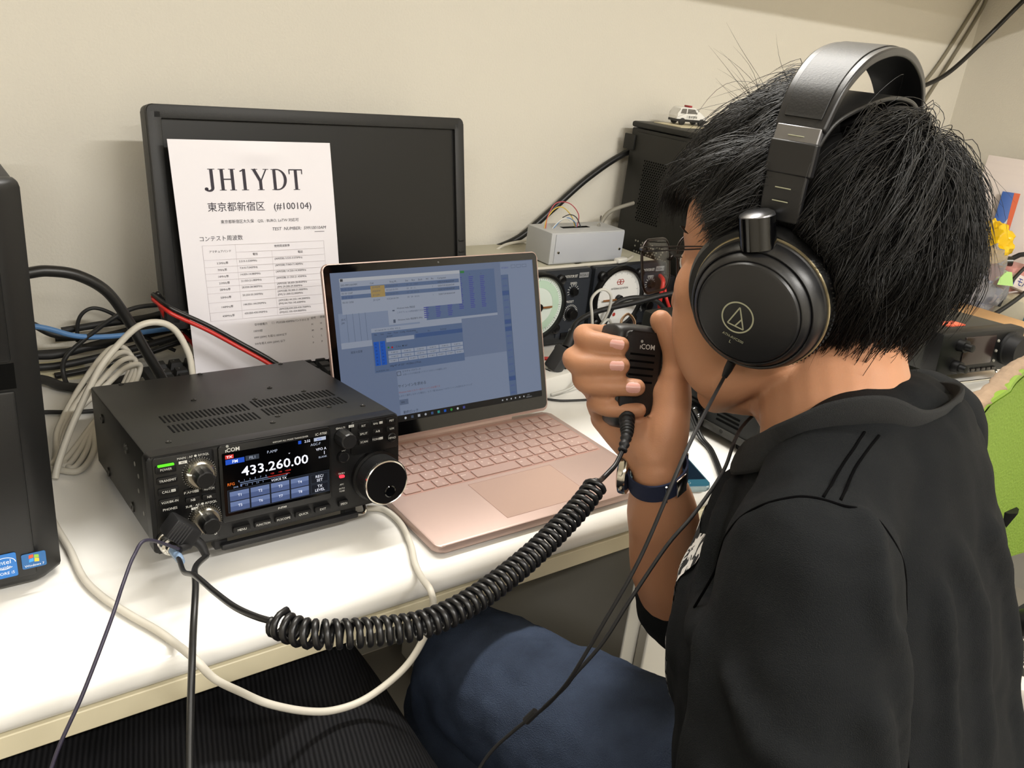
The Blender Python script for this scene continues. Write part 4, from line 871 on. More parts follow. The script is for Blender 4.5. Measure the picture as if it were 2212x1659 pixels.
# right of the laptop
for lab, pts, r_ in (('thin black cord on the desk between laptop and power strip, upper one', [(.72, .89, .7235), (.756, .898, .7235), (.798, .905, .7235), (.861, .880, .7235)], .0022), ('thin black cord crossing the upper cord beside the laptop', [(.73, .915, .7235), (.763, .907, .7235), (.799, .887, .7235), (.87, .868, .7235)], .0022), ('black cord lying nearest the laptop hinge', [(.70, .875, .7225), (.735, .869, .7225), (.763, .851, .7225), (.83, .836, .7225), (.868, .85, .7225)], .0018)):
    cable('thin_cable', lab, pts, r_, CBM, 'thin black cords right of the laptop')
tc_ = thing('twin_cord', 'black twin cord running down the side of the base radio across the desk', 'cable', (.85, .68, DZ))
q = [(.864, .80, .866), (.860, .775, .85), (.858, .753, .825), (.858, .743, .811), (.860, .727, .783), (.862, .712, .757), (.855, .675, .728), (.841, .64, .7235), (.792, .578, .7235), (.768, .553, .714)]
MB().tube(spline(q, 8), .0022, 8).build('core', CBK, tc_, angle=180); MB().tube(spline([(x + .0042, y - .001, z) for x, y, z in q], 8), .0022, 8).build('core', CBK, tc_, angle=180)
cable('wall_cable', 'thick black cable rising along the wall behind the black computer tower', [(1.30, 1.235, 1.05), (1.179, 1.235, 1.022), (1.088, 1.235, .974), (1.008, 1.235, .914), (.94, 1.235, .865), (.871, 1.235, .842), (.813, 1.235, .831), (.74, 1.235, .82)], .0062, CBK, ns=12)
cable('grey_lead', 'grey beige lead from the black computer tower to the project box', [(1.20, 1.18, .94), (1.157, 1.185, .932), (1.112, 1.19, .917), (1.088, 1.185, .895), (1.075, 1.18, .87), (1.07, 1.17, .860)], .0040, CGR)
cable('white_lead', 'white lead running from behind the monitor to the project box', [(.76, 1.21, .835), (.802, 1.21, .837), (.86, 1.21, .846), (.885, 1.20, .862), (.91, 1.17, .875), (.915, 1.15, .878)], .0026, CWH)
cable('flat_white_lead', 'flat white lead lying along the front top of the rotator boxes', [(.80, 1.075, .8575), (.84, 1.062, .8575), (.889, 1.06, .8575), (.96, 1.062, .8575), (1.012, 1.06, .8585), (1.05, 1.065, .8585), (1.09, 1.09, .8575)], .0028, CWH)
b = MB(Tr(1.035, 1.062, .8605) @ Ro(15, 'Z')); b.box(-.014, .014, -.006, .006, -.003, .005, bev=.002); tag(b.build('white_clip', PW), 'small white plastic connector on top of the rotator boxes', 'connector')
q = [(1.03, 1.037, .80), (1.035, 1.01, .82), (1.06, .99, .812), (1.085, .985, .77), (1.06, .99, .735), (1.0, 1.0, .728)]
rl = thing('red_test_lead', 'red lead with black crocodile clip hanging in front of the white dial box', 'cable', (1.1, 1.0, .8))
MB().tube(spline([(1.112, 1.036, .835), (1.100, 1.015, .832), (1.096, 1.01, .81), (1.10, 1.01, .78), (1.115, 1.0, .755)], 8), .0038, 8).build('lead', CRD, rl, angle=180)
MB().tube(spline([(1.118, 1.03, .83), (1.112, 1.01, .80), (1.13, 1.0, .765), (1.15, .99, .74)], 8), .0030, 8).build('lead', CRD, rl, angle=180)
MB().box(1.112, 1.136, 1.018, 1.036, .800, .838, bev=.004).build('clip', RUB, rl)
b = MB().tube(spline([(.76, .985, .742), (.80, .965, .742), (.86, .95, .738), (.92, .945, .730)], 8), .0032, 8).build('red_cord', CRD, angle=180); b.name = 'red_cable'; tag(b, 'red cable lying on the desk in front of the rotator boxes', 'cable')
cable('hook_lead', 'black lead curving over the front of the white elevation dial', [(.985, 1.03, .742), (.99, 1.025, .775), (1.005, 1.02, .800), (1.04, 1.01, .808), (1.08, 1.0, .80), (1.11, .99, .77)], .0042, CBM)
# on the wall
cable('conduit_cable', 'grey flat cable slanting down the wall corner, left of the pair', [(2.352, 1.247, 1.469), (2.328, 1.247, 1.425), (2.223, 1.247, 1.268), (2.147, 1.247, 1.184), (2.05, 1.247, 1.09), (1.95, 1.247, 1.0), (1.80, 1.247, .85), (1.70, 1.247, .7245)], .0042, mat('flat_grey', '86806f', .6), 'grey cables on the wall')
cable('conduit_cable', 'grey flat cable slanting down the wall corner, right of the pair', [(2.354, 1.247, 1.45), (2.347, 1.247, 1.40), (2.27, 1.247, 1.275), (2.193, 1.247, 1.16), (2.11, 1.247, 1.04), (2.03, 1.247, .94), (1.90, 1.247, .80), (1.83, 1.247, .7245)], .0042, MATS['flat_grey'], 'grey cables on the wall')
cable('hanging_cable', 'dark cable sagging from the right wall across the corner', [(2.33, 1.10, 1.469), (2.31, 1.13, 1.42), (2.25, 1.17, 1.318), (2.17, 1.19, 1.238), (2.081, 1.2, 1.197), (1.95, 1.205, 1.155), (1.75, 1.21, 1.10), (1.5, 1.215, 1.0), (1.38, 1.22, .90)], .0055, CBK, ns=10)
cv = thing('cable_cover', 'cream plastic cable cover on the desk against the wall beside the left tower', 'cable cover', (.12, 1.215, DZ))
MB().prism(rrect(.03, 1.165, .190, 1.218, .006), DZ, DZ + .009, bev=.002).build('cover', mat('cream_plastic', 'd9d0ae', .45), cv)
MB().line(.165, 1.200, .186, 1.190, .0006, DZ + .0092).build('crack', mat('crack_line', '9b9274', .7), cv, smooth=False)
# ------------------------------------------------------------------ the man
HM = Tr(.555, .362, 1.051) @ Ro(15, 'Z') @ Ro(-13, 'X') @ Ro(3, 'Y') @ Matrix.Scale(1.03, 4)
def skin_mat():
    m = mat('skin', 'b88565', .5, spec=.35, sss=.12, bump=.10, bscale=900, var=.07, vscale=14)
    return m
SKIN = skin_mat()
CLOTH = mat('charcoal_cotton', '141618', .85, spec=.15, bump=.5, bscale=1600, var=.14, vscale=10)
man = thing('person', 'man in black t-shirt, glasses and headphones holding a hand microphone to his mouth', 'person', (.52, .25, 0))
def caps(b, pts, radii, n=16, sub=6, m=None):            # smooth tapered limb, closed ends
    P = spline(pts, sub); N = len(P); R = []
    for i in range(N):
        t = i / sub; k = min(int(t), len(radii) - 2); f = t - k; f = f * f * (3 - 2 * f); R.append(radii[k] * (1 - f) + radii[k + 1] * f)
    b.tube(P, R, n, m); b.ball(P[0], R[0] * .999, nu=n, nv=8); b.ball(P[-1], R[-1] * .999, nu=n, nv=8)
def ell(b, c, r, T): b.ball((0, 0, 0), r, T @ Tr(*c), nu=28, nv=18)
bd = MB()
# skull and face, in the head's own frame (x right, y forward, z up)
ell(bd, (0, -.005, .043), (.0735, .0785, .0785), HM)
secs = [(.085, .078, .060, -.06), (.060, .090, .066, -.06), (.035, .092, .068, -.05), (.012, .087, .068, -.04), (-.012, .088, .067, -.03), (-.035, .087, .0625, -.02), (-.058, .086, .056, -.012), (-.074, .082, .045, .0), (-.088, .077, .034, .012), (-.097, .066, .021, .025)]
def face(u, v):
    q = v * (len(secs) - 1); i = min(int(q), len(secs) - 2); f = q - i
    z, yf, hw, yb = [secs[i][k] * (1 - f) + secs[i + 1][k] * f for k in range(4)]
    a = 2 * PI * u; c, s_ = math.cos(a), math.sin(a); e = .82
    return (hw * math.copysign(abs(c) ** e, c), (yf + yb) / 2 + (yf - yb) / 2 * math.copysign(abs(s_) ** e, s_), z)
bd.grid(face, 48, 40, cu=True, T=HM)
n0 = len(bd.v)
for k in (0, 39): pass
bd.f.append(tuple(range(n0 - 48, n0))); bd.mi.append(0); bd.f.append(tuple(range(n0 - 48 * 40, n0 - 48 * 39))[::-1]); bd.mi.append(0)
H = lambda x, y, z: tuple(HM @ V((x, y, z)))
caps(bd, [H(0, .088, .030), H(0, .097, .008), H(0, .103, -.014)], [.008, .010, .0125])          # nose
for s in (-1, 1):
    ell(bd, (.011 * s, .095, -.016), (.009, .011, .008), HM)
    ell(bd, (.0415 * s, .0655, -.001), (.027, .021, .028), HM); ell(bd, (.044 * s, .053, -.026), (.025, .036, .056), HM)                                    # cheek bone
    caps(bd, [H(.012 * s, .086, .038), H(.034 * s, .082, .041), H(.052 * s, .068, .036)], [.004, .005, .004])   # brow
    ell(bd, (.031 * s, .0815, .021), (.0135, .0062, .0095), HM)                                  # closed-in eyelid volume
    caps(bd, [H(.072 * s, -.004, .022), H(.078 * s, -.014, .010), H(.076 * s, -.010, -.012), H(.070 * s, .002, -.026)], [.010, .010, .009, .007])  # ear
    caps(bd, [H(.058 * s, .002, -.045), H(.045 * s, .040, -.064), H(.018 * s, .066, -.083)], [.015, .019, .016])  # jaw line
caps(bd, [H(-.024, .084, -.052), H(-.008, .094, -.049), H(.008, .094, -.049), H(.024, .084, -.052)], [.005, .0065, .0065, .005])
caps(bd, [H(-.022, .083, -.060), H(0, .092, -.062), H(.022, .083, -.060)], [.005, .008, .005])
ell(bd, (0, .071, -.083), (.021, .017, .014), HM)
# neck and trunk
NB = V((.531, .300, .965))
caps(bd, [H(0, -.018, .0), H(0, -.014, -.05), tuple(NB), (.535, .285, .88)], [.060, .053, .053, .055], n=24)
caps(bd, [H(-.0, .022, -.06), (.530, .316, .955), (.533, .305, .90)], [.038, .034, .040], n=20)
caps(bd, [(.43, .232, .935), (.535, .272, .955), (.64, .31, .928)], [.034, .050, .034], n=20)
caps(bd, [(.535, .29, .88), (.53, .25, .78), (.525, .19, .62), (.52, .16, .56)], [.060, .078, .078, .078], n=24)
# left arm hanging down, hand resting on the seat edge
caps(bd, [(.41, .228, .925), (.362, .19, .80), (.358, .185, .68)], [.034, .036, .034])
caps(bd, [(.358, .185, .68), (.315, .22, .57), (.285, .25, .48)], [.038, .034, .024])
LW = V((.285, .25, .48))
caps(bd, [tuple(LW), (.283, .26, .445), (.282, .266, .405)], [.022, .026, .022])
for k in range(4):
    p = V((.279 + .002 * k, .284 - .013 * k, .400)); caps(bd, [tuple(p), tuple(p + V((.004, .006, -.035))), tuple(p + V((.008, .002, -.062 + .004 * abs(k - 1))))], [.0095, .0085, .0072])
caps(bd, [(.283, .268, .45), (.286, .292, .425), (.290, .300, .39)], [.012, .0105, .009])
# right arm raised to the mouth
SH = (.683, .315, .925); EL = (.615, .456, .668); WR = (.509, .437, .868)
caps(bd, [SH, (.665, .395, .80), EL], [.036, .038, .038])
caps(bd, [EL, (.580, .456, .735), (.542, .448, .805), WR], [.038, .041, .033, .0215], n=20)
FG = {'i': [(.516, .533, .957), (.477, .519, .969), (.4675, .500, .971), (.4845, .481, .9715)],
      'm': [(.508, .527, .934), (.4665, .516, .950), (.458, .497, .952), (.4805, .473, .9565)],
      'r': [(.499, .515, .913), (.468, .503, .936), (.4625, .487, .9365), (.489, .459, .941)],
      'l': [(.494, .497, .896), (.474, .489, .917), (.4735, .473, .919), (.4955, .458, .9195)]}
RF = {'i': [.0115, .0098, .0094, .0080], 'm': [.0118, .0102, .0098, .0083], 'r': [.0115, .0098, .0093, .0078], 'l': [.0105, .0088, .0082, .0068]}
for k, pts in FG.items():
    caps(bd, pts, RF[k], n=14)
    caps(bd, [WR, tuple(V(WR) * .45 + V(pts[0]) * .55), pts[0]], [.0175, .0150, .0125], n=14)
caps(bd, [WR, (.515, .440, .898), (.5245, .449, .925), (.529, .455, .948)], [.0195, .0190, .0170, .0130], n=16)        # heel of the thumb
caps(bd, [(.531, .456, .946), (.5305, .463, .970), (.525, .479, .990)], [.0125, .0112, .0098], n=14)
caps(bd, [(.523, .455, .93), (.520, .50, .935), (.514, .525, .945)], [.013, .013, .012], n=14)                         # web between thumb and forefinger
caps(bd, [(.505, .440, .880), (.503, .462, .895), (.499, .490, .900)], [.017, .018, .014], n=14)                       # outer edge of the palm
# legs inside the jeans
RL = [(.600, .16, .545), (.510, .41, .555), (.448, .595, .548), (.445, .63, .30), (.43, .60, .08)]
LL = [(.440, .14, .53), (.425, .30, .50), (.425, .42, .435), (.405, .36, .24), (.39, .24, .08)]
for L_ in (RL, LL):
    caps(bd, L_[:3], [.075, .068, .052], n=18); caps(bd, L_[2:], [.052, .048, .032], n=18)
body = bd.build('body', SKIN, man, angle=180, mods=[('REMESH', dict(mode='VOXEL', voxel_size=.0023, use_smooth_shade=True)), ('SMOOTH', dict(factor=.5, iterations=7))])
# fingernails
NAIL = mat('fingernail', 'dba49a', .3, spec=.5)
def nail(tip, prev, out, w, l):
    t = (V(tip) - V(prev)).normalized(); o = V(out); o = (o - t * t.dot(o)).normalized(); s_ = t.cross(o)
    M = Matrix(((s_.x, t.x, o.x, tip[0]), (s_.y, t.y, o.y, tip[1]), (s_.z, t.z, o.z, tip[2]), (0, 0, 0, 1)))
    b = MB(M)
    def g(u, v):
        a = 2 * PI * u; r = v; x = w * r * math.copysign(abs(math.cos(a)) ** .7, math.cos(a)); y = l * r * math.copysign(abs(math.sin(a)) ** .8, math.sin(a))
        return (x, y - l * .12, .0002 - (x / w) ** 2 * .0026 - .0008 * (y / l))
    b.grid(g, 24, 6, cu=True); return b.build('fingernail', NAIL, man, angle=180)
CAM = V((0, 0, 1.198))
for k, r_ in (('i', .0080), ('m', .0083), ('r', .0078)):
    tip = V(FG[k][3]); prev = V(FG[k][2]); t = (tip - prev).normalized()
    out = (V((-.50, -.80, .33))); out = (out - t * t.dot(out)).normalized()
    nail(tuple(tip + out * (r_ + .0004) - t * .002), tuple(prev + out * (r_ + .0004)), out, .0047, .0060)
# eyes and brows
EYE = mat('eye_white', 'e6dfd6', .2); IRIS = mat('iris_dark', '1c120c', .15)
for s in (-1, 1):
    e = MB(HM).ball((.031 * s, .0795, .0195), .0108).build('eye', EYE, man, angle=180)
    MB(HM).ball((.031 * s, .0868, .0195), (.0052, .0042, .0052)).build('iris', IRIS, e, angle=180)
HAIRM = mat('black_hair', '0f0d0c', .5, spec=.38)
b = MB(HM)
for s in (-1, 1):
    for k in range(60):
        f = k / 59; x = (.014 + .042 * f) * s; p = V((x, .0915 - .020 * f * f, .042 + .004 * math.sin(PI * f)))
        b.tube([p, p + V((.003 * s, .0006, .001)), p + V((.006 * s, -.001, .0006))], [.0005, .0004, .0001], 3)
    for k in range(26):                                                                        # upper lashes
        f = k / 25; p = V(((.020 + .024 * f) * s, .0925 - .010 * f, .024))
        b.tube([p, p + V((.002 * s, .006, .001)), p + V((.003 * s, .009, .004))], [.0003, .0002, .0001], 3)
b.build('eyebrows', HAIRM, man, angle=180)
LIPM = mat('lips', 'b06e5c', .45)
MB().tube([H(-.020, .0895, -.0545), H(-.008, .1005, -.0530), H(.008, .1005, -.0530), H(.020, .0895, -.0545)], [.0025, .0048, .0048, .0025], 10, flat=.8).build('lips', LIPM, man, angle=180)

# ------------------------------------------------------------------ hair
def make_hair():
    C = np.array((0, -.008, .044)); R0 = np.array((.0775, .0800, .0835))
    Rf = lambda q: np.where(np.atleast_2d(q)[:, 1:2] > -.008, np.array((.0775, .1040, .0840)), R0)
    rng = np.random.default_rng(3); wh = np.array((.012, -.072, .105))
    def ok(p):
        x, y, z = p
        ax = abs(x)
        front = .088                                                # hairline over the forehead, high at the temples
        if y > .035: return z > front - .35 * max(0, .070 - y) - (.30 * max(0, ax - .04) if y < .05 else 0)
        if y > -.015: return z > .030 - .5 * max(0, .02 - y) if y < .02 else z > .012 + (.02 if ax < .06 else 0)
        return z > -.040 + .02 * max(0, min(1, (y + .05) / .035))
    roots = []
    while len(roots) < 1250:
        u = rng.normal(size=3); u /= np.linalg.norm(u); p = C + (R0 if u[1] < 0 else Rf(np.array((0, 1, 0)))[0]) * u
        if ok(p): roots.append(p)
    P = np.array(roots); G = len(P)
    def nrm(p): q = (p - C) / Rf(p) ** 2; return q / np.linalg.norm(q, axis=1)[:, None]
    nn = nrm(P); side = np.sign(P[:, 0])
    L = .064 + .018 * rng.random(G)
    L = np.where(P[:, 1] < -.06, .058 + .014 * rng.random(G), L); L = np.where((P[:, 2] < .0), .044 + .012 * rng.random(G), L)
    L = np.where((P[:, 1] > .03) & (P[:, 2] > .07), .058 + .014 * rng.random(G), L); L = np.where((P[:, 1] > .01) & (np.abs(P[:, 0]) > .045), .036 + .014 * rng.random(G), L)
    hgt = (.003 + .011 * rng.random(G)) * np.clip((P[:, 2] + .04) / .08, .35, 1) * np.where(P[:, 1] < -.05, .7, 1)
    NP = 11; pts = np.zeros((G, NP, 3)); pts[:, 0] = P - nn * .002
    d = nn * 1.0 + rng.normal(size=(G, 3)) * .25
    jit = rng.normal(size=(G, 3)) * .22
    p = P.copy()
    for k in range(1, NP):
        n_ = nrm(p); t = p - wh; t -= n_ * np.sum(t * n_, 1)[:, None]; t /= np.linalg.norm(t, axis=1)[:, None] + 1e-6
        f = k / (NP - 1)
        g = np.array((0, 0.10, -.75))
        want = t * 1.0 + g * (.35 + .55 * f) + jit + n_ * (.45 * (1 - f) - .10)
        want = np.where((p[:, 1] > .03)[:, None], want + np.array((0, .1, -.25)), want)
        inw = np.stack([-p[:, 0] * 1.2, -.03 - p[:, 1], np.zeros(G)], 1) / .08
        want = np.where(((p[:, 2] < .015) & (p[:, 1] < .0))[:, None], want + inw * .75, want)
        want /= np.linalg.norm(want, axis=1)[:, None]
        d = d * .55 + want * .55; d /= np.linalg.norm(d, axis=1)[:, None]
        p = p + d * (L / (NP - 1))[:, None]
        # keep the strand outside the skull at its own height
        q = (p - C) / (Rf(p) + hgt[:, None] * min(1, k / 3)); rr = np.linalg.norm(q, axis=1)
        fac = np.where((rr < 1) & (p[:, 2] > -.035), 1 / np.maximum(rr, .3), 1)[:, None]
        p = C + (p - C) * (1 + (fac - 1) * .8)
        pts[:, k] = p
    tau_ = math.radians(13); cs_, sn_ = math.cos(tau_), math.sin(tau_)
    K = 25; idx = np.repeat(np.arange(G), K); M = len(idx)
    off = rng.normal(size=(M, 3)) * .0052; s = np.linspace(0, 1, NP)
    tip = rng.normal(size=(M, 3)) * .0030; wob = rng.normal(size=(M, 3)) * .0016; ph = rng.random(M) * 6.28
    A = pts[idx] + off[:, None] * (1 - .68 * s)[None, :, None] + tip[:, None] * (s ** 2)[None, :, None] + wob[:, None] * np.sin(s[None, :] * 5 + ph[:, None])[:, :, None]
    ln = .75 + .3 * rng.random(M)
    for k in range(NP - 1, 0, -1): A[:, k] = A[:, 0] + (A[:, k] - A[:, 0]) * 1.0
    # cut each strand to its own length
    f = s[None, :] * ln[:, None] * (NP - 1); i0 = np.clip(f.astype(int), 0, NP - 2); w_ = (f - i0)[:, :, None]
    ar = np.arange(M)[:, None]; A = A[ar, i0] * (1 - w_) + A[ar, i0 + 1] * w_
    # the fringe stops above the brows and the side hair leaves the temples free
    ax_ = np.abs(A[..., 0]); jz = rng.normal(size=(M, 1)) * .005
    bad = np.where(ax_ > .034, (A[..., 2] < .072 + jz) & (A[..., 1] > .024 + .8 * (A[..., 2] - .02) + jz), (A[..., 1] > .03) & (A[..., 2] < .046 + jz))
    bad[:, 0] = False; first = np.where(bad.any(1), bad.argmax(1), NP)
    lim = np.minimum(np.arange(NP)[None], np.maximum(first - 1, 1)[:, None]).astype(float)
    lim = np.where(first[:, None] < NP, np.arange(NP)[None] * (np.maximum(first - 1, 1) / (NP - 1))[:, None], lim)
    i0 = np.clip(lim.astype(int), 0, NP - 2); w_ = (lim - i0)[:, :, None]; A = A[ar, i0] * (1 - w_) + A[ar, i0 + 1] * w_
    # stray hairs
    F = 300; fi = rng.choice(np.where((P[:, 1] < .0) | (P[:, 2] > .11))[0], F); B = pts[fi] + rng.normal(size=(F, 1, 3)) * .004
    fly = nrm(P[fi]) * (.006 + .014 * rng.random(F) ** 2)[:, None] + rng.normal(size=(F, 3)) * .006
    B = B + fly[:, None] * (s ** 1.6)[None, :, None] + (rng.normal(size=(F, 3)) * .006)[:, None] * np.sin(s * 4)[None, :, None]
    A = np.concatenate([A, B])
    # tuft standing up at the crown in front of the band
    T_ = 46; base = np.array((-.015, .030, .118)); B = np.zeros((T_, NP, 3)); dr = np.array((0, .10, .9)) + rng.normal(size=(T_, 3)) * .38
    ll = .010 + .024 * rng.random(T_)
    cur = rng.normal(size=T_)
    for k in range(NP): B[:, k] = base + rng.normal(size=(T_, 3)) * 0 + (np.array([.008, .008, .003]) * rng.normal(size=(T_, 3)) if k == 0 else 0)
    for k in range(1, NP):
        B[:, k] = B[:, 0] + dr * (ll * s[k])[:, None] + np.array((.016, -.016, -.014)) * s[k] ** 2 * cur[:, None] + np.array((.003, .004, 0)) * math.sin(s[k] * 6) * cur[::-1][:, None]
    A = np.concatenate([A, B])
    # hair pressed flat by the headphones: under the strap, the band arms and the ear cups
    dy = A[..., 1] * cs_ + A[..., 2] * sn_; r_ = -A[..., 1] * sn_ + A[..., 2] * cs_
    e = np.sqrt((A[..., 0] / .0900) ** 2 + (r_ / .1300) ** 2); wgt = np.clip((.046 - .33 * np.abs(A[..., 0]) - np.abs(dy)) / .008, 0, 1) * (r_ > 0)
    k = 1 - wgt * (1 - 1 / np.maximum(e, 1)); x2 = A[..., 0] * k; r2 = r_ * k
    A = np.stack([x2, dy * cs_ - r2 * sn_, dy * sn_ + r2 * cs_], -1)
    cu = np.sqrt(A[..., 1] ** 2 + A[..., 2] ** 2); wgt = np.clip((.052 - cu) / .006, 0, 1)
    A[..., 0] = np.where(wgt > 0, np.sign(A[..., 0]) * np.minimum(np.abs(A[..., 0]), .0800 * wgt + .12 * (1 - wgt)), A[..., 0])
    M = len(A); rad = np.concatenate([np.full(M - F - T_,   .00029), np.full(F + T_, .00017)])
    prof = np.array([.8, 1, 1, 1, 1, .97, .92, .84, .7, .48, .12])
    tn = np.gradient(A, axis=1); tn /= np.linalg.norm(tn, axis=2)[:, :, None] + 1e-9
    up = np.array((.3, .2, .93)); e1 = np.cross(tn, up); e1 /= np.linalg.norm(e1, axis=2)[:, :, None] + 1e-9; e2 = np.cross(tn, e1)
    ring = np.stack([A + (e1 * math.cos(a) + e2 * math.sin(a)) * (rad[:, None] * prof[None])[:, :, None] for a in (0, 2.094, 4.189)], 2)   # M,NP,3,3
    Hm = np.array(HM); vs = ring.reshape(-1, 3) @ Hm[:3, :3].T + Hm[:3, 3] - np.array(man.location)
    b0 = (np.arange(M) * NP * 3)[:, None, None] + (np.arange(NP - 1) * 3)[None, :, None]
    kk = np.arange(3); kn = (kk + 1) % 3
    q = np.stack([b0 + kk, b0 + kn, b0 + kn + 3, b0 + kk + 3], -1).reshape(-1, 4)
    me = bpy.data.meshes.new('hair'); me.vertices.add(len(vs)); me.vertices.foreach_set('co', vs.astype(np.float32).ravel())
    me.loops.add(q.size); me.loops.foreach_set('vertex_index', q.astype(np.int32).ravel())
    me.polygons.add(len(q)); me.polygons.foreach_set('loop_start', np.arange(0, q.size, 4, dtype=np.int32))
    me.polygons.foreach_set('use_smooth', np.ones(len(q), dtype=bool)); me.update(); me.validate()
    me.materials.append(HAIRM); o = bpy.data.objects.new('hair', me); COL.objects.link(o); o.parent = man
    # under-layer so that no scalp shows between the strands
    b = MB(HM); n1, n2 = 72, 40; vs = []; keep = {}
    for j in range(n2):
        th = -PI / 2 + PI * (j + .5) / n2
        for i in range(n1):
            a = 2 * PI * i / n1; u = np.array((math.cos(th) * math.cos(a), math.cos(th) * math.sin(a), math.sin(th))); R = R0 if u[1] < 0 else R0 + np.array((0, .006, 0)); p = C + (R0 if u[1] < 0 else Rf(np.array((0, 1, 0)))[0]) * u
            g = ok(p); p = C + (R + (.0012 + .002 * noise.noise(V(p) * 60) if g else -.004)) * u; keep[j * n1 + i] = g; vs.append(tuple(p))
    fs = []
    for j in range(n2 - 1):
        for i in range(n1):
            f_ = (j * n1 + i, j * n1 + (i + 1) % n1, (j + 1) * n1 + (i + 1) % n1, (j + 1) * n1 + i)
            if sum(keep[q_] for q_ in f_) >= 1: fs.append(f_)
    fs.append(tuple((n2 - 1) * n1 + i for i in range(n1))); b.add(vs, fs); b.build('hair_underlayer', mat('hair_root', '080706', .6), man, angle=180)
make_hair()

# ------------------------------------------------------------------ clothes
tb = MB()
def ringloft(b, rings, n=40, e=.85):
    vs = []; fs = []
    for (c, rx, ry, tilt, yaw) in rings:
        M = Tr(*c) @ Ro(yaw, 'Z') @ Ro(tilt, 'X')
        for k in range(n):
            a = 2 * PI * k / n; x, y = math.cos(a), math.sin(a)
            vs.append(tuple(M @ V((rx * math.copysign(abs(x) ** e, x), ry * math.copysign(abs(y) ** e, y), 0))))
    N = len(rings)
    for i in range(N - 1):
        for k in range(n): fs.append((i * n + k, i * n + (k + 1) % n, (i + 1) * n + (k + 1) % n, (i + 1) * n + k))
    fs += [tuple(range(n))[::-1], tuple(range((N - 1) * n, N * n))]
    b.add(vs, fs)
YW = 12
ringloft(tb, [((.52, .15, .50), .155, .115, 0, YW), ((.52, .17, .58), .158, .115, -4, YW), ((.525, .21, .70), .155, .108, -8, YW), ((.53, .245, .80), .152, .102, -12, YW), ((.533, .268, .88), .146, .094, -16, YW), ((.535, .278, .935), .122, .080, -22, YW), ((.537, .284, .968), .090, .066, -24, YW), ((.538, .288, .982), .070, .058, -24, YW)])
caps(tb, [(.405, .226, .940), (.47, .252, .958), (.535, .272, .965)], [.045, .046, .046], n=20)
caps(tb, [(.535, .272, .965), (.60, .29, .958), (.66, .31, .932)], [.046, .046, .046], n=20)
caps(tb, [(.402, .220, .940), (.382, .196, .86), (.371, .184, .77), (.366, .182, .70)], [.050, .056, .060, .060], n=24)
caps(tb, [(.680, .313, .930), (.672, .375, .83), (.634, .428, .725), (.616, .453, .684)], [.054, .056, .055, .055], n=24)
caps(tb, [(.432, .25, .925), (.487, .312, .920), (.535, .340, .905), (.58, .352, .90), (.63, .34, .905)], [.034, .026, .028, .030, .034], n=20)
# folds of the cloth: soft ridges running over shoulder, sleeve and back, half sunk in the surface
BT0 = BVHTree.FromPolygons([V(p) for p in tb.v], tb.f)
FOLD = [([(.40, .13, .96), (.43, .10, .90), (.43, .10, .82), (.42, .10, .72)], .014), ([(.36, .11, .93), (.39, .10, .86), (.39, .10, .78)], .011),
        ([(.30, .23, .91), (.29, .17, .885), (.34, .11, .875)], .010), ([(.28, .22, .85), (.29, .15, .815), (.36, .10, .81)], .010), ([(.28, .24, .79), (.29, .15, .765), (.36, .10, .77)], .011),
        ([(.56, .14, .97), (.62, .12, .90), (.62, .10, .80), (.60, .08, .70)], .014), ([(.50, .15, .97), (.53, .12, .90), (.53, .10, .80)], .013), ([(.47, .14, .95), (.48, .11, .88), (.47, .10, .80)], .010),
        ([(.44, .36, .95), (.38, .34, .92), (.33, .28, .87)], .012), ([(.46, .40, .92), (.41, .38, .86), (.36, .32, .80)], .012), ([(.41, .19, 1.02), (.39, .14, .99), (.39, .10, .95)], .009),
        ([(.31, .28, .91), (.29, .25, .85), (.29, .22, .78)], .010), ([(.44, .42, .86), (.40, .40, .80), (.38, .36, .74)], .012)]
for pts, r_ in FOLD:
    q = []
    for p in spline(pts, 4):
        c, n_, i_, d_ = BT0.find_nearest(p); n_ = (V(p) - c).normalized(); q.append(c - n_ * (r_ - .0075))
    caps(tb, q, [r_ * .4] + [r_] * (len(q) - 2) + [r_ * .4], n=12, sub=2)
sh_mods = [('REMESH', dict(mode='VOXEL', voxel_size=.004, use_smooth_shade=True)), ('SMOOTH', dict(factor=.5, iterations=7))]
shirt = tb.build('tshirt', CLOTH, man, angle=180, mods=sh_mods)
tx = bpy.data.textures.new('cloth_folds', 'CLOUDS'); tx.noise_scale = .07; tx.noise_depth = 2
dm = shirt.modifiers.new('folds', 'DISPLACE'); dm.texture = tx; dm.strength = .013; dm.mid_level = .5; dm.texture_coords = 'GLOBAL'
# surface lookup for the pieces sewn onto the shirt
def shirt_tree():
    dg = bpy.context.evaluated_depsgraph_get(); dg.update(); me = shirt.evaluated_get(dg).to_mesh()
    M = shirt.matrix_world
    vs = [M @ v.co for v in me.vertices]; return BVHTree.FromPolygons(vs, [tuple(p.vertices) for p in me.polygons])
bpy.context.view_layer.update()
BV = shirt_tree()
def on(p, off=.0):
    c, n, i, d = BV.find_nearest(V(p)); return c + n * off
def seam(pts, r, name, m, off=0, n=8, flat=None):
    P = [on(p, off) for p in spline(pts, 10)]
    for _ in range(3): P = [P[0]] + [(P[i - 1] + P[i] * 2 + P[i + 1]) / 4 for i in range(1, len(P) - 1)] + [P[-1]]
    return MB().tube(P, r, n).build(name, m, man, angle=180)
SEAM = mat('seam_thread', '030304', .95, spec=.05)
seam([(.462, .241, 1.012), (.430, .232, 1.0), (.393, .219, .986)], .0009, 'shoulder_seam', SEAM, .0)
seam([(.468, .235, 1.011), (.437, .226, 1.0), (.400, .213, .985)], .0009, 'shoulder_seam', SEAM, .0)
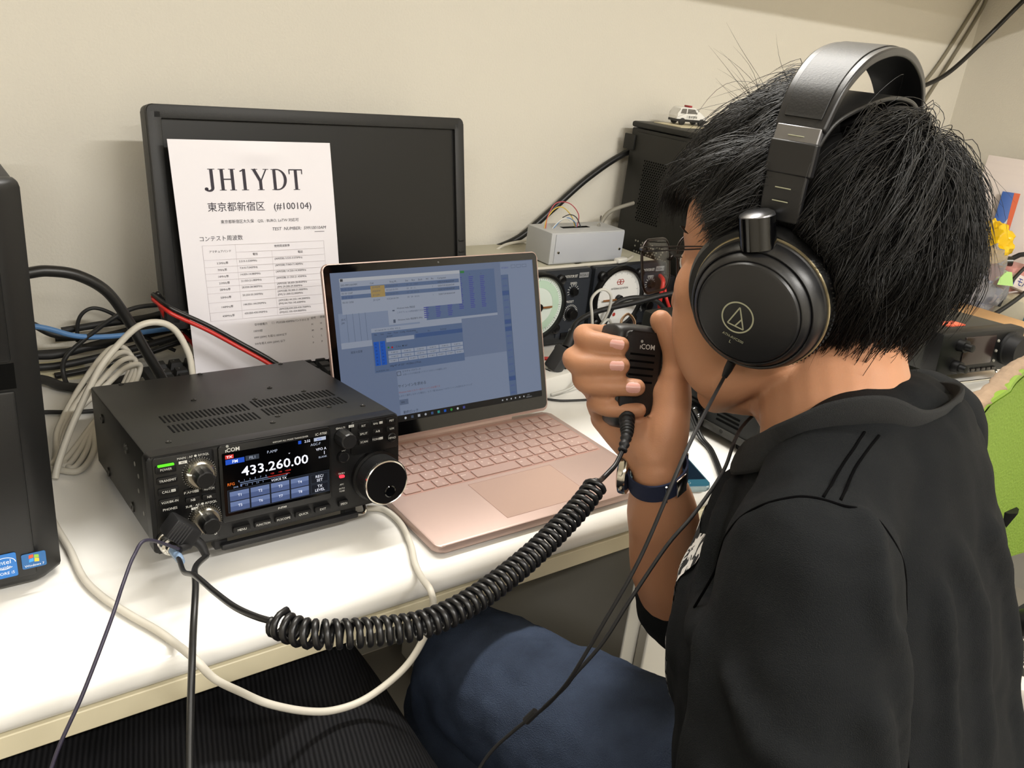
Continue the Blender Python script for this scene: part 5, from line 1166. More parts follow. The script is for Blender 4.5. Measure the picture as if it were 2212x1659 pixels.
seam([(.36, .29, .91), (.373, .263, .944), (.374, .239, .982), (.388, .223, .985), (.403, .202, .98), (.425, .185, .95), (.44, .17, .918), (.446, .158, .875), (.446, .15, .82)], .0009, 'sleeve_seam', SEAM, .0)
# collar band
col = [(.478, .337, .937), (.452, .316, .952), (.440, .284, .978), (.452, .262, 1.004), (.476, .247, 1.011), (.508, .238, 1.000), (.545, .240, .997), (.582, .250, .999), (.612, .280, .985), (.618, .318, .962), (.600, .348, .947), (.555, .358, .933), (.512, .352, .930)]
cs = spline(col, 6, True)
b = MB(); b.tube(cs, .0035, 12, close=True, flat=3.6, up=(0, -.25, 1))
b.build('collar', mat('ribbed_collar', '121416', .9, bump=.6, bscale=2200), man, angle=180)
b = MB(); M_ = Fr((.575, .262, .990), (1, .25, -.1), (.05, .3, .95)); b.prism(rrect(-.016, -.009, .016, .009, .002), -.0006, .0006, M_)
b.build('neck_label', mat('pink_label', 'd8b8ae', .7), man)
# chest print, seen edge-on from the side
PRM = mat('print_base', 'dcd9d6', .8)
nt = PRM.node_tree; tc = nt.nodes.new('ShaderNodeTexCoord'); mp_ = nt.nodes.new('ShaderNodeMapping'); mp_.inputs['Scale'].default_value = (70, 70, 30)
nz = nt.nodes.new('ShaderNodeTexNoise'); nz.inputs['Scale'].default_value = 1; nz.inputs['Detail'].default_value = 6; nz.inputs['Distortion'].default_value = 2.5
cr = nt.nodes.new('ShaderNodeValToRGB'); cr.color_ramp.elements[0].position = .47; cr.color_ramp.elements[0].color = (*rgb('17191b'), 1); cr.color_ramp.elements[1].position = .50; cr.color_ramp.elements[1].color = (*rgb('dcd9d6'), 1)
nt.links.new(tc.outputs['Object'], mp_.inputs['Vector']); nt.links.new(mp_.outputs['Vector'], nz.inputs['Vector']); nt.links.new(nz.outputs['Fac'], cr.inputs['Fac']); nt.links.new(cr.outputs['Color'], nt.nodes['Principled BSDF'].inputs['Base Color'])
b = MB()
b.grid(lambda u, v: tuple(on((.415 + .08 * u - .005 * v, .335 + .05 * u, .60 + .29 * v), .0012)), 26, 30)
b.build('chest_print', PRM, man, angle=180)
# jeans
DEN = mat('blue_denim', '3b4558', .85, spec=.12, bump=.9, bscale=900, var=.5, vscale=26)
jb = MB()
caps(jb, [(.60, .16, .54), (.565, .28, .553), (.510, .415, .557), (.472, .53, .556), (.460, .600, .550)], [.105, .102, .090, .078, .070], n=24)
caps(jb, [(.460, .600, .550), (.455, .63, .32), (.43, .60, .12)], [.068, .064, .064], n=20)
caps(jb, [(.44, .14, .53), (.425, .30, .515), (.425, .42, .45)], [.095, .080, .070], n=24)
caps(jb, [(.425, .42, .435), (.405, .36, .24), (.39, .24, .11)], [.074, .068, .064], n=20)
caps(jb, [(.44, .13, .545), (.60, .13, .545)], [.11, .11], n=24)
for pts, r_ in ([(.56, .40, .605), (.50, .36, .63), (.44, .36, .60)], .012), ([(.55, .34, .62), (.50, .32, .645), (.45, .33, .62)], .010): caps(jb, pts, [r_ * .4, r_, r_ * .4], n=10)
jeans = jb.build('jeans', DEN, man, angle=180, mods=[('REMESH', dict(mode='VOXEL', voxel_size=.005, use_smooth_shade=True)), ('SMOOTH', dict(factor=.5, iterations=6))])
dm = jeans.modifiers.new('folds', 'DISPLACE'); tx2 = bpy.data.textures.new('denim_folds', 'CLOUDS'); tx2.noise_scale = .035; tx2.noise_depth = 3; dm.texture = tx2; dm.strength = .009; dm.texture_coords = 'GLOBAL'
SHOE = mat('dark_shoe', '1a1a1c', .6); SOLE = mat('shoe_sole', 'cfcac0', .6)
for (x_, y_, a_) in ((.43, .60, 12), (.39, .24, 6)):
    T_s = Tr(x_, y_, 0) @ Ro(a_, 'Z'); b = MB(T_s)
    caps(b, [(0, -.05, .055), (0, .04, .05), (0, .13, .038), (0, .19, .034)], [.042, .044, .036, .028], n=18)
    s_ = b.build('shoe', SHOE, man, angle=180, mods=[('REMESH', dict(mode='VOXEL', voxel_size=.005, use_smooth_shade=True)), ('SMOOTH', dict(factor=.5, iterations=4))])
    MB(T_s).prism([(.045 * math.cos(a) * (1 - .1 * math.sin(a)), .065 + .145 * math.sin(a)) for a in [2 * PI * k / 28 for k in range(28)]], .001, .016, bev=.004).build('sole', SOLE, s_)
# ------------------------------------------------------------------ headphones
HB = mat('headphone_black', '18181a', .38, spec=.5, bump=.05, bscale=1500)
LEA = mat('black_leatherette', '121213', .45, spec=.45, bump=.08, bscale=700)
GOLD = mat('pale_gold_trim', 'b3a584', .35, .8)
LOGO = mat('champagne_print', '9a9a82', .5)
hp = thing('headphones', 'black closed over-ear headphones with silver ring emblem on the head of the seated man', 'headphones', (.555, .362, 1.051))
def cup_frame(s):
    n = V((-.96 * s, -.02, -.24)).normalized(); x = V((0, -1 * s, 0))
    F = Fr((-.086 * s, .003, -.002), x - n * n.dot(x), n.cross(x)); return HM @ F @ Matrix.Scale(1.01, 4)
PADN = 64
for s in (1, -1):
    CF = cup_frame(s); b = MB(CF)
    b.lathe([(.040, -.018), (.0455, -.0165), (.0485, -.011), (.0490, -.004), (.0460, .0015)], Tr(-.003 * s, .002, 0), 56)
    cup = b.build('ear_pad', LEA, hp)
    b = MB(CF)
    for k in range(90):
        a = 2 * PI * k / 90; b.tube([((.0452 + .0012) * math.cos(a), (.0452 + .0012) * math.sin(a), -.003), ((.0440) * math.cos(a + .05), (.0440) * math.sin(a + .05), -.0145)], .0009, 5)
    b.build('pad_pleats', LEA, cup)
    cp = MB(CF).lathe([(.0445, .0015), (.0445, .0045), (.0436, .0052), (.0430, .0095), (.0412, .0140), (.0400, .0152), (.0392, .0150), (.0388, .0138), (.0384, .0152), (.0370, .0185), (.0350, .0202), (.0344, .0202), (.0341, .0194), (.0337, .0204), (.0328, .0218), (.0310, .0226), (.0001, .0228)], None, 72).build('ear_cup', HB, hp, angle=28)
    MB(CF).lathe([(.0452, .0006), (.0456, .0016), (.0452, .0026), (.0440, .0026)], None, 72).build('trim_ring', GOLD, cp)
    b = MB(CF @ Tr(-.0055, -.002, .02295)); n = 56
    b.add([(r_ * math.cos(2 * PI * k / n), r_ * math.sin(2 * PI * k / n), 0) for r_ in (.0098, .0108) for k in range(n)], [(k, (k + 1) % n, n + (k + 1) % n, n + k) for k in range(n)])
    A_, L_, R_ = (.0024, .0068), (-.0071, -.0036), (.0030, -.0083)
    b.pline([A_, L_, R_], .0009, close=True); b.line(-.0024, -.0058, .0026, -.0014, .0009)
    b.T = CF @ Tr(-.0100, -.0158, .02295) @ Ro(-27, 'Z'); b.text('ATH-AVC500', 0, 0, .0026); b.text('L' if s == 1 else 'R', -.0005, -.0034, .0032)
    b.build('emblem', LOGO, cp, smooth=False)
    # pivot block and slider
    T_ = CF @ Tr(.0055, .0, 0)
    b = MB(T_); b.cyl((0, .0385, .008), (0, .0585, .006), .0112, n=32); pv = b.build('pivot', GLOSS, hp)
    MB(T_).lathe([(.0112, 0), (.0106, .0020), (.0080, .0036), (.0001, .0044)], Tr(0, .0580, .006) @ Ro(-90, 'X'), 28).build('pivot_cap', mat('satin_grey', '77777a', .3, .9), pv)
# band: swept flat strip in the plane over the head
tau = math.radians(13)
def bandpt(x, r, dy=0): return HM @ V((x, -math.sin(tau) * r + dy * math.cos(tau), math.cos(tau) * r + dy * math.sin(tau)))
arc = [(-.094, .058), (-.0975, .083), (-.0950, .107), (-.084, .131), (-.061, .149), (-.030, .159), (0, .162), (.030, .159), (.061, .149), (.084, .131), (.0950, .107), (.0975, .083), (.094, .058)]
def strip(name, seg, hw, th, m, parent, off=0, n=10, bev=.0012, hwf=None):
    A2 = [V((a, b_, 0)) for a, b_ in seg]; S_ = spline(A2, n); N = len(S_); vs = []; fs = []; cross = [(-1, -1), (1, -1), (1, 1), (-1, 1)]
    for i, p in enumerate(S_):
        t = (S_[min(i + 1, N - 1)] - S_[max(i - 1, 0)]).normalized(); no = V((-t.y, t.x, 0)); f = i / (N - 1); w_ = hwf(f) if hwf else hw
        for cx, cz in cross:
            q = p + no * (off + cz * th / 2); vs.append(tuple(bandpt(q.x, q.y, cx * w_)))
    for i in range(N - 1):
        for k in range(4): fs.append((i * 4 + k, i * 4 + (k + 1) % 4, i * 4 + 4 + (k + 1) % 4, i * 4 + 4 + k))
    fs += [(3, 2, 1, 0), ((N - 1) * 4, (N - 1) * 4 + 1, (N - 1) * 4 + 2, (N - 1) * 4 + 3)]
    return MB().add(vs, fs).build(name, m, parent, bev=bev, angle=50)
bandm = strip('headband', arc[2:-2], .018, .0055, HB, hp, hwf=lambda f: .0155 + .0045 * math.sin(PI * f))
strip('headband_inlay', [(-.0930, .1125), (-.084, .131), (-.061, .149), (-.030, .159), (0, .162), (.030, .159), (.061, .149), (.084, .131), (.0930, .1125)], .0125, .0008, LEA, bandm, off=.0031, bev=.0003, hwf=lambda f: .0115 + .003 * math.sin(PI * f))
for s in (-1, 1):
    sl = strip('slider', [(s * .094, .052), (s * .0968, .070), (s * .0972, .088)] if s > 0 else [(s * .0972, .088), (s * .0968, .070), (s * .094, .052)], .0132, .0050, HB, hp)
    strip('slider_sleeve', [(s * .0970, .080), (s * .0972, .100)] if s > 0 else [(s * .0972, .100), (s * .0970, .080)], .0148, .0072, HB, hp, off=.0003)
    strip('silver_segment', [(s * .0968, .097), (s * .0948, .1085)] if s > 0 else [(s * .0948, .1085), (s * .0968, .097)], .0140, .0062, mat('satin_segment', '8e8e92', .3, .85), hp, off=.0002)
    for r_ in (.064, .072, .103):
        q = [bandpt(s * (.0999 if r_ < .1 else .0998 - .0006), r_, d_) for d_ in (-.005, .005)]
        MB().tube(q, .0004, 5).build('mark', LOGO, sl)
# suspended leather strap under the band
ST = [(-.0955, .096), (-.087, .113), (-.063, .124), (-.030, .132), (0, .134), (.030, .132), (.063, .124), (.087, .113), (.0955, .096)]
strip('head_strap', ST, .02, .0030, LEA, hp, hwf=lambda f: .014 + .014 * math.sin(PI * f) ** 1.2, bev=.001)
# lead from the left cup, running down in front of him, and the lead of the other cup
CF = cup_frame(1)
p0 = CF @ V((-.020, -.0400, .006)); p1 = CF @ V((-.0275, -.0530, .005))
MB().tube([p0, p0.lerp(p1, .5), p1], [.0034, .0032, .0021], 12).build('cable_boot', RUB, hp)
CORD = mat('black_cord', '0f0f12', .6)
cA = [tuple(p1), (.38, .306, .979), (.346, .297, .916), (.327, .301, .868), (.319, .310, .828), (.322, .323, .80), (.328, .344, .764), (.318, .36, .735), (.303, .371, .704), (.28, .37, .66)]
MB().tube(spline(cA, 12), .0013, 8).build('left_lead', CORD, hp, angle=180)
cB = [(.62, .40, 1.0), (.575, .385, .955), (.515, .365, .945), (.458, .330, .957), (.428, .312, .948), (.397, .304, .928), (.376, .304, .909), (.352, .305, .874), (.337, .308, .844), (.326, .317, .816), (.326, .324, .80), (.330, .345, .764)]
MB().tube(spline(cB, 12), .0013, 8).build('right_lead', CORD, hp, angle=180)
MB().tube([(.3275, .350, .757), (.323, .354, .747)], .0030, 10).build('lead_joint', RUB, hp)

# ------------------------------------------------------------------ glasses
gl = thing('glasses', 'thin dark metal framed glasses on the face of the seated man', 'glasses', tuple(HM @ V((0, .105, .02))))
GM = mat('gunmetal_wire', '3a3432', .3, .9)
LENS = mat('lens_glass', 'ffffff', .02, spec=.5, trans=1.0)
LENS.node_tree.nodes['Principled BSDF'].inputs['IOR'].default_value = 1.12
for s in (-1, 1):
    LT = HM @ Tr(.034 * s, .1105, .0170) @ Ro(-8 * s, 'Z') @ Ro(90, 'X')
    rr = rrect(-.0275, -.0200, .0275, .0200, .013, 8)
    fr_ = MB(LT).tube([(x, y, 0) for x, y in rr], .0011, 6, close=True).build('rim', GM, gl, angle=180)
    MB(LT).prism([(x * .985, y * .985) for x, y in rr], -.0007, .0007).build('lens', LENS, gl, smooth=False)
    h0 = LT @ V((.0285 * s, .0145, 0)); 
    b = MB(); h1 = h0 + (HM.to_3x3() @ V((.006 * s, -.006, 0))); ear = HM @ V((.0815 * s, .012, .034)); end = HM @ V((.078 * s, -.03, .012))
    b.tube([h0, h0.lerp(h1, .6), h1], .0015, 8); b.build('hinge', GM, gl)
    u = HM.to_3x3() @ V((0, 0, .0016))
    b = MB(); b.tube([h1 + u, h1.lerp(ear, .5) + u * .6, ear], .0006, 6); b.tube([h1 - u, h1.lerp(ear, .5) - u * .6, ear], .0006, 6); b.tube([ear, ear.lerp(end, .5), end], .0016, 8)
    b.build('temple', GM, gl, angle=180)
MB().tube([HM @ V((-.0075, .1125, .020)), HM @ V((0, .1145, .023)), HM @ V((.0075, .1125, .020))], .001, 8).build('bridge', GM, gl, angle=180)

# ------------------------------------------------------------------ wrist watch
wt = thing('wrist_watch', 'steel wrist watch with navy fabric strap on the raised wrist', 'watch', (.513, .440, .865))
WA = (V(WR) - V((.538, .450, .805))).normalized()       # along the forearm
WC = V((.5130, .4390, .860))
NAVY = mat('navy_fabric_strap', '1c2645', .8, bump=.6, bscale=1800)
STEEL = mat('polished_steel', 'cfcbc4', .15, 1.0)
wx = V((-.62, .62, .25)); wx = (wx - WA * wx.dot(WA)).normalized(); wy = WA.cross(wx)
WF = Matrix(((wx.x, wy.x, WA.x, WC.x), (wx.y, wy.y, WA.y, WC.y), (wx.z, wy.z, WA.z, WC.z), (0, 0, 0, 1)))
n = 56; vs = []; fs = []
for z_, k_ in ((-.0105, 0), (-.0105, .0016), (.0105, .0016), (.0105, 0)):
    for k in range(n):
        a = 2 * PI * k / n; r_ = .0246 + k_; vs.append(tuple(WF @ V((r_ * 1.0 * math.cos(a), r_ * .93 * math.sin(a), z_ + .0065 * (1 - math.cos(a))))))
for i in range(4):
    for k in range(n): fs.append((i * n + k, i * n + (k + 1) % n, ((i + 1) % 4) * n + (k + 1) % n, ((i + 1) % 4) * n + k))
MB().add(vs, fs).build('strap', NAVY, wt, angle=50)
CT = WF @ Tr(.0252, 0, 0) @ Ro(90, 'Y')
MB(CT).lathe([(.0165, -.001), (.0190, .0), (.0198, .003), (.0190, .0068), (.0172, .0080), (.0165, .0072)], None, 40).build('case', STEEL, wt)
MB(CT).lathe([(.0168, .0072), (.0001, .0074)], None, 40).build('dial', mat('dark_dial', '1a1d22', .2), wt)
MB(CT).cyl((0, .019, .003), (0, .0225, .003), .0022, n=12).build('crown', STEEL, wt)
for a in (-95, -150, 118):
    q = [WF @ (Matrix.Rotation(math.radians(a), 3, 'Z') @ V((.0268, y_, 0)) + V((0, 0, z_ + .0065 * (1 - math.cos(math.radians(a)))))) for y_, z_ in ((0, -.0105), (0, .0105))]
    MB().tube([q[0], q[1]], .0009, 8).build('keeper', STEEL, wt)
q = WF @ Matrix.Rotation(math.radians(150), 4, 'Z')
MB(q @ Tr(0, 0, .012)).box(.0258, .0278, -.006, .006, -.011, .011, bev=.0008).build('buckle', STEEL, wt)

# ------------------------------------------------------------------ hand microphone with its coiled cord
mcx = V((.5025, .4830, .9465)); zt = (V((.515, .492, .981)) - V((.500, .471, .910))).normalized()
nf = V((-.22, -.96, .02)); nf = (nf - zt * zt.dot(nf)).normalized(); xr = zt.cross(nf)
MF = Matrix(((xr.x, zt.x, nf.x, mcx.x), (xr.y, zt.y, nf.y, mcx.y), (xr.z, zt.z, nf.z, mcx.z), (0, 0, 0, 1)))
mic = thing('hand_microphone', 'black hand microphone with grille slots and coiled black cord held by the man', 'microphone', tuple(MF @ V((0, -.05, 0))))
MICM = mat('microphone_black', '1a1a1b', .42, spec=.5, bump=.12, bscale=1600)
def miclevel(sc, zz, sx=1):
    out = []
    pts = [(-.0255, .030), (-.020, .0345), (0, .0355), (.020, .0345), (.0255, .030), (.0265, .010), (.0235, -.020), (.017, -.040), (.009, -.046), (-.009, -.046), (-.017, -.040), (-.0235, -.020), (-.0265, .010)]
    return [(p.x * sc, p.y * sc, zz) for p in spline([(a * .97, b_ * 1.10, 0) for a, b_ in pts], 4, True)]
lv = [(.86, -.0165), (.97, -.0135), (1.0, -.006), (1.0, .003), (.965, .0085), (.90, .0125), (.80, .0140)]
vs = []; fs = []
for sc, zz in lv: vs += miclevel(sc, zz)
n = len(miclevel(1, 0))
for i in range(len(lv) - 1):
    for k in range(n): fs.append((i * n + k, i * n + (k + 1) % n, (i + 1) * n + (k + 1) % n, (i + 1) * n + k))
fs += [tuple(range(n))[::-1], tuple(range((len(lv) - 1) * n, len(lv) * n))]
MB(MF).add(vs, fs).build('body', MICM, mic, angle=40)
fpl = MB(MF).prism(rrect(-.0180, -.037, .0180, .033, .006), .0120, .0162, bev=.0016).build('front_plate', MICM, mic)
b = MB(MF)
for k in range(5): b.box(-.0125, .0125, .0125 - .0058 * k, .0143 - .0058 * k, .0155, .01645)
b.build('grille_slots', DK, fpl, smooth=False)
b = MB(MF); b.text('ıCOM', .004, .0205, .0062, z=.0164, bold=.01); b.lathe([(.0009, 0), (.0013, 0)], Tr(-.0020, .0246, .0164), 14); b.build('maker_mark', mat('white_print', 'd8d8d4', .5), fpl, smooth=False)
MB(MF).box(-.0290, -.0245, -.012, .016, -.006, .005, bev=.002).build('talk_key', RUB, mic)
MB(MF).tube(spline([(-.010, .034, -.006), (-.010, .042, -.006), (-.004, .0475, -.006), (.003, .042, -.006), (.003, .034, -.006)], 8), .0012, 8).build('hanging_loop', mat('brass_loop', 'b09880', .3, .9), mic)
b = MB(); c0 = MF @ V((-.001, -.042, -.002)); c1 = V((.4675, .4408, .9085)); c2 = V((.4573, .4331, .8999))
bp = spline([(.4840, .4600, .9150), (.4735, .4475, .9115), tuple(c1), tuple(c2)], 12); N = len(bp)
b.tube(bp, [(.0072 - .0034 * i / N) * (1 if (i // 2) % 2 else .80) for i in range(N)], 14)
b.build('strain_relief', RUB, mic)
path = spline([(.1594, .652, .7647), (.158, .625, .770), (.150, .580, .788), (.1445, .530, .818), (.143, .48, .837), (.143, .44, .852), (.147, .414, .861), (.153, .402, .8635)], 10)
straight2 = spline([(.4045, .402, .8995), (.412, .408, .896), (.4265, .4205, .8875), (.4375, .425, .8890), (.4475, .4283, .8925), tuple(c2)], 10)
coilc = spline([(.153, .402, .8635), (.164, .384, .8640), (.178, .374, .8645), (.204, .366, .8625), (.232, .360, .8615), (.262, .362, .8625), (.292, .368, .866), (.324, .376, .872), (.356, .385, .881), (.384, .394, .890), (.4045, .402, .8995)], 24)
# resample by length, then wind
Lc = [0.0]
for a, c in zip(coilc, coilc[1:]): Lc.append(Lc[-1] + (c - a).length)
TURN = 47; NS = TURN * 15; cp_ = []; j = 0
up = V((0, 0, 1)); fr0 = None; prev = None
for i in range(NS + 1):
    s_ = Lc[-1] * i / NS
    while j < len(Lc) - 2 and Lc[j + 1] < s_: j += 1
    f = (s_ - Lc[j]) / (Lc[j + 1] - Lc[j] + 1e-9); p = coilc[j].lerp(coilc[j + 1], f); t = (coilc[j + 1] - coilc[j]).normalized()
    n1 = (up - t * t.dot(up)).normalized(); n2 = t.cross(n1); a = 2 * PI * TURN * i / NS
    r_ = .0072 * min(1.25 if i < 14 else 1, .1 + i / 7, .15 + (NS - i) / 10); cp_.append(p + n1 * (r_ * math.cos(a)) + n2 * (r_ * math.sin(a)))
CCOIL = mat('coil_cord', '121214', .36, spec=.5)
MB().tube(path[:-1] + cp_ + straight2[1:], .0021, 8).build('coiled_cord', CCOIL, mic, angle=180)
b = MB(FP); J = Tr(P(10.5), P(6.5), 0)
MB(FP).lathe([(.0082, .006), (.0085, .0075), (.0085, .012), (.0078, .013), (.0078, .0155), (.0060, .0165), (.0052, .022), (.0046, .0225)], J, 26).build('plug', CHR, mic)
MB(FP).lathe([(.0042, .0215), (.0036, .040), (.0030, .046)], J, 16).build('plug_sleeve', mat('clear_blue_sleeve', '8fa9c9', .2, alpha=.75), mic)
# ------------------------------------------------------------------ right end of the desk
r2 = thing('mobile_transceiver', 'black mobile transceiver on a wire stand at the right behind the man', 'radio', (1.5, .76, DZ))
RT = Tr(1.410, .652, .745) @ Ro(-9, 'Z') @ Ro(-4, 'X') @ Matrix.Scale(1.30, 4)
R2 = mat('olive_black_steel', '2a2a26', .5, spec=.4)
MB(RT).box(.004, .168, .02, .235, .0, .056, bev=.006).build('case', R2, r2)
MB(RT).box(.0, .172, -.002, .024, -.002, .058, bev=.005).build('front_panel', BLKP, r2)
RF_ = RT @ Tr(0, -.002, 0) @ Ro(90, 'X')
MB(RF_).prism(rrect(.045, .012, .108, .051, .002), -.001, .0014, bev=.0005).build('display', mat('brown_display', '2e2220', .2), r2)
for kx, ky in ((.036, .041), (.034, .012)):
    k0 = MB(RF_).lathe([(.0085, 0), (.0082, .010), (.0001, .0105)], Tr(kx, ky, 0), 20).build('knob', BLKP, r2)
    MB(RF_).lathe([(.0055, .010), (.0050, .019), (.0001, .0195)], Tr(kx, ky, 0), 14).build('knob_top', BLKP, k0)
d = MB(RF_).lathe([(.0235, 0), (.0235, .004), (.0212, .005), (.0205, .021), (.0001, .0215)], Tr(.143, .030, 0), 40).build('tuning_dial', RUB, r2)
MB(RF_).lathe([(.0055, .0216), (.004, .0205), (.0001, .0202)], Tr(.149, .036, 0), 18).build('dimple', GLOSS, d)
for i in range(3): MB(RF_).lathe([(.0022, 0), (.0018, .0016), (.0001, .002)], Tr(.115, .014 + .014 * i, 0), 10).build('button', mat('pale_button', '9a968e', .4), r2)
for i in range(7): MB(RF_).box(.048 + .011 * i, .056 + .011 * i, .0015, .0055, 0, .0018, bev=.0004).build('key', mat('key_dark', '34302d', .4), r2)
MB(RT).box(.05, .085, .03, .05, .0562, .0580).build('orange_label', mat('orange_mark', 'e2664a', .5), r2)
MB(RT).box(-.0005, .004, .05, .20, .012, .045, bev=.001).build('side_grille', BLKP, r2)
for xx in (.018, .150):
    MB().tube([tuple(RT @ V((xx, .018, .0))), tuple(V((RT @ V((xx, .004, 0))).to_tuple()) * 1) if False else (RT @ V((xx, .010, -.01))), ((RT @ V((xx, .006, 0))).x, (RT @ V((xx, .006, 0))).y, DZ + .0022)], .0022, 8).build('wire_leg', CHR, r2)
q0 = RT @ V((.018, .006, 0)); q1 = RT @ V((.150, .006, 0))
MB().tube([(q0.x, q0.y, DZ + .0022), (q1.x, q1.y, DZ + .0022)], .0022, 8).build('wire_foot', CHR, r2)
for xx in (.03, .14): MB().tube([tuple(RT @ V((xx, .22, .002))), ((RT @ V((xx, .22, 0))).x, (RT @ V((xx, .22, 0))).y, DZ)], .006, 10).build('rear_foot', RUB, r2)
cable('transceiver_lead', 'black lead coming out at the back of the mobile transceiver', [(1.54, .955, .77), (1.52, .975, .81), (1.46, .975, .835), (1.40, .96, .83), (1.33, .93, .79)], .0036, CBM)
cable('red_lead', 'red lead on top of the mobile transceiver beside the hair of the man', [(1.44, .80, .816), (1.455, .82, .815), (1.462, .85, .814), (1.450, .88, .818), (1.42, .90, .812)], .0036, mat('lead_coral', 'd8525c', .45))
cable('pink_lead', 'red lead lying on the desk beside the collar of the man', [(1.05, .585, .7245), (1.13, .60, .7245), (1.20, .605, .7245), (1.27, .588, .7245), (1.33, .57, .7243)], .0032, MATS['lead_coral'])
bx = thing('cardboard_box', 'flat brown cardboard box lying behind the mobile transceiver', 'box', (1.72, .83, DZ))
CARD = mat('cardboard', 'bf9668', .7, var=.05, vscale=30)
MB().box(1.70, 1.955, .915, .99, DZ, DZ + .034, bev=.002).build('rear_flap', CARD, bx)
MB().box(1.70, 1.955, .668, .914, DZ, DZ + .036, bev=.002).build('carton', CARD, bx)
b = MB(Tr(1.80, .83, DZ + .0364) @ Ro(-70, 'Z')); b.text('EOO', 0, .01, .022); b.pline([(-.03, -.012), (.02, -.010), (.03, -.02)], .003); b.build('stamp', mat('stamp_brown', '7d6550', .8), bx, smooth=False)
# heap of small things by the right wall
def crumple(name, c, r, m, seed, amp, lab=None, cat=None, n1=40, n2=26, sx=(1, 1, 1), parent=None, freq=30):
    b = MB()
    def g(u, v):
        a = 2 * PI * u; th = -PI / 2 + PI * v; d = V((math.cos(th) * math.cos(a) * sx[0], math.cos(th) * math.sin(a) * sx[1], math.sin(th) * sx[2]))
        k = 1 + amp * (noise.noise(d * 2.3 + V((seed, 0, 0))) + .5 * abs(noise.noise(d * 5.1 + V((0, seed, 0)))) + .3 * noise.noise(d * 11 + V((0, 0, seed))))
        p = V(c) + d * (r * k); return (p.x, p.y, max(p.z, DZ + .0006))
    b.grid(g, n1, n2, cu=True); o = b.build(name, m, parent, angle=40 if amp > .3 else 180)
    if lab: tag(o, lab, cat)
    return o
crumple('yellow_bag', (2.110, .945, .868), .050, mat('yellow_plastic', 'f0c414', .25, spec=.5), 3.3, .38, 'crumpled yellow plastic bag on top of the clear bag', 'bag')
CLR = mat('clear_plastic', 'e9e9ee', .12, trans=.75, spec=.6); CLR.node_tree.nodes['Principled BSDF'].inputs['IOR'].default_value = 1.15
cb = thing('clear_bag', 'clear plastic bag of oddments with a green sticky note by the right wall', 'bag', (2.06, .93, DZ))
crumple('bag_film', (2.065, .935, .785), .078, CLR, 7.1, .42, parent=cb, sx=(.9, .8, 1.1), n1=56, n2=36)
for i, (p_, r_, c_) in enumerate((((2.05, .94, .77), .028, 'b9b4b8'), ((2.08, .91, .765), .024, '6f6e78'), ((2.07, .95, .825), .022, 'd89a8a'))): crumple('packed_item', p_, r_, mat('oddment_' + c_, c_, .4), 11 + i, .25, parent=cb, n1=20, n2=14)
MB(Fr((2.062, .862, .812), (.80, -.55, .05), (.1, .15, 1))).prism([(-.018, -.014), (.020, -.016), (.012, .016), (-.010, .017)], 0, .0006).build('green_note', mat('green_note', 'b5e08a', .7), cb)
MB(Tr(2.01, .875, DZ) @ Ro(-30, 'Z')).prism(rrect(-.045, -.010, .045, .010, .004), 0, .012, bev=.003).build('blue_clip', mat('blue_plastic', '5c86d8', .4), thing('blue_holder', 'blue plastic holder lying in front of the clear bag', 'holder', (2.01, .875, DZ)))
# papers leaning in the corner
PPR = mat('pale_paper', 'e3d8d4', .7)
fo = thing('paper_file', 'stack of white papers leaning against the right wall', 'papers', (2.30, 1.02, DZ))
FT = Fr((2.285, .985, DZ + .001), (.35, -.90, .0), (.16, .12, 1))
for i in range(3): MB(FT).box(-.10, .11 - .012 * i, -.0, .34 - .02 * i, .004 * i, .004 * i + .003, bev=.0006).build('sheaf', PPR, fo)
MB(FT).box(.075, .105, .305, .325, .0, .013).build('index_tab', mat('teal_tab', 'a9c8be', .6), fo)
bk = thing('booklet', 'blue and orange booklet leaning in front of the white papers', 'booklet', (2.25, 1.0, DZ))
BT = Fr((2.248, .985, DZ + .001), (.45, -.86, .0), (.20, .12, 1))
MB(BT).box(-.022, .018, 0, .262, 0, .004, bev=.0006).build('cover', mat('booklet_blue', '3a62b0', .45), bk)
MB(BT).add([(.004, .262, .0043), (.018, .262, .0043), (.018, .15, .0043), (.009, .16, .0043)], [(0, 1, 2, 3)]).build('orange_stripe', mat('orange_print', 'd9602f', .5), bk, smooth=False)
b = MB(BT); b.add([(-.008, .16, .0043), (.008, .20, .0043), (.012, .12, .0043), (-.012, .06, .0043)], [(0, 1, 2, 3)]); b.text('ピーポ', .002, .05, .02, z=.0045); b.build('white_print', mat('booklet_white', 'dfe0e4', .6), bk, smooth=False)
rk = thing('organiser', 'white plastic organiser with dark slot against the right wall', 'organiser', (2.33, .85, DZ))
MB(Fr((2.325, .80, DZ), (.12, -.99, 0), (.08, 0, 1))).box(-.10, .14, 0, .22, -.02, .01, bev=.003).build('panel', mat('greyed_white', 'c9c2b8', .5), rk)
MB(Fr((2.317, .80, DZ), (.12, -.99, 0), (.08, 0, 1))).prism(rrect(-.035, .10, -.018, .19, .004), .004, .0052).build('slot', DK, rk)
tb_ = thing('tube_box', 'small white box lettered in blue katakana by the right wall', 'box', (2.17, .855, .79))
TB = Fr((2.165, .858, .792), (.82, -.50, -.28), (.12, .14, .9))
MB(TB).box(-.035, .075, -.016, .016, -.03, .0, bev=.002).build('carton', PPR, tb_)
b = MB(TB @ Tr(0, 0, .0004)); b.text('モバイルスタ', .022, .0, .022, w=.09, bold=.01); b.rect(-.034, -.014, -.030, .014); b.build('lettering', mat('blue_print', '2c3a8c', .5), tb_, smooth=False)
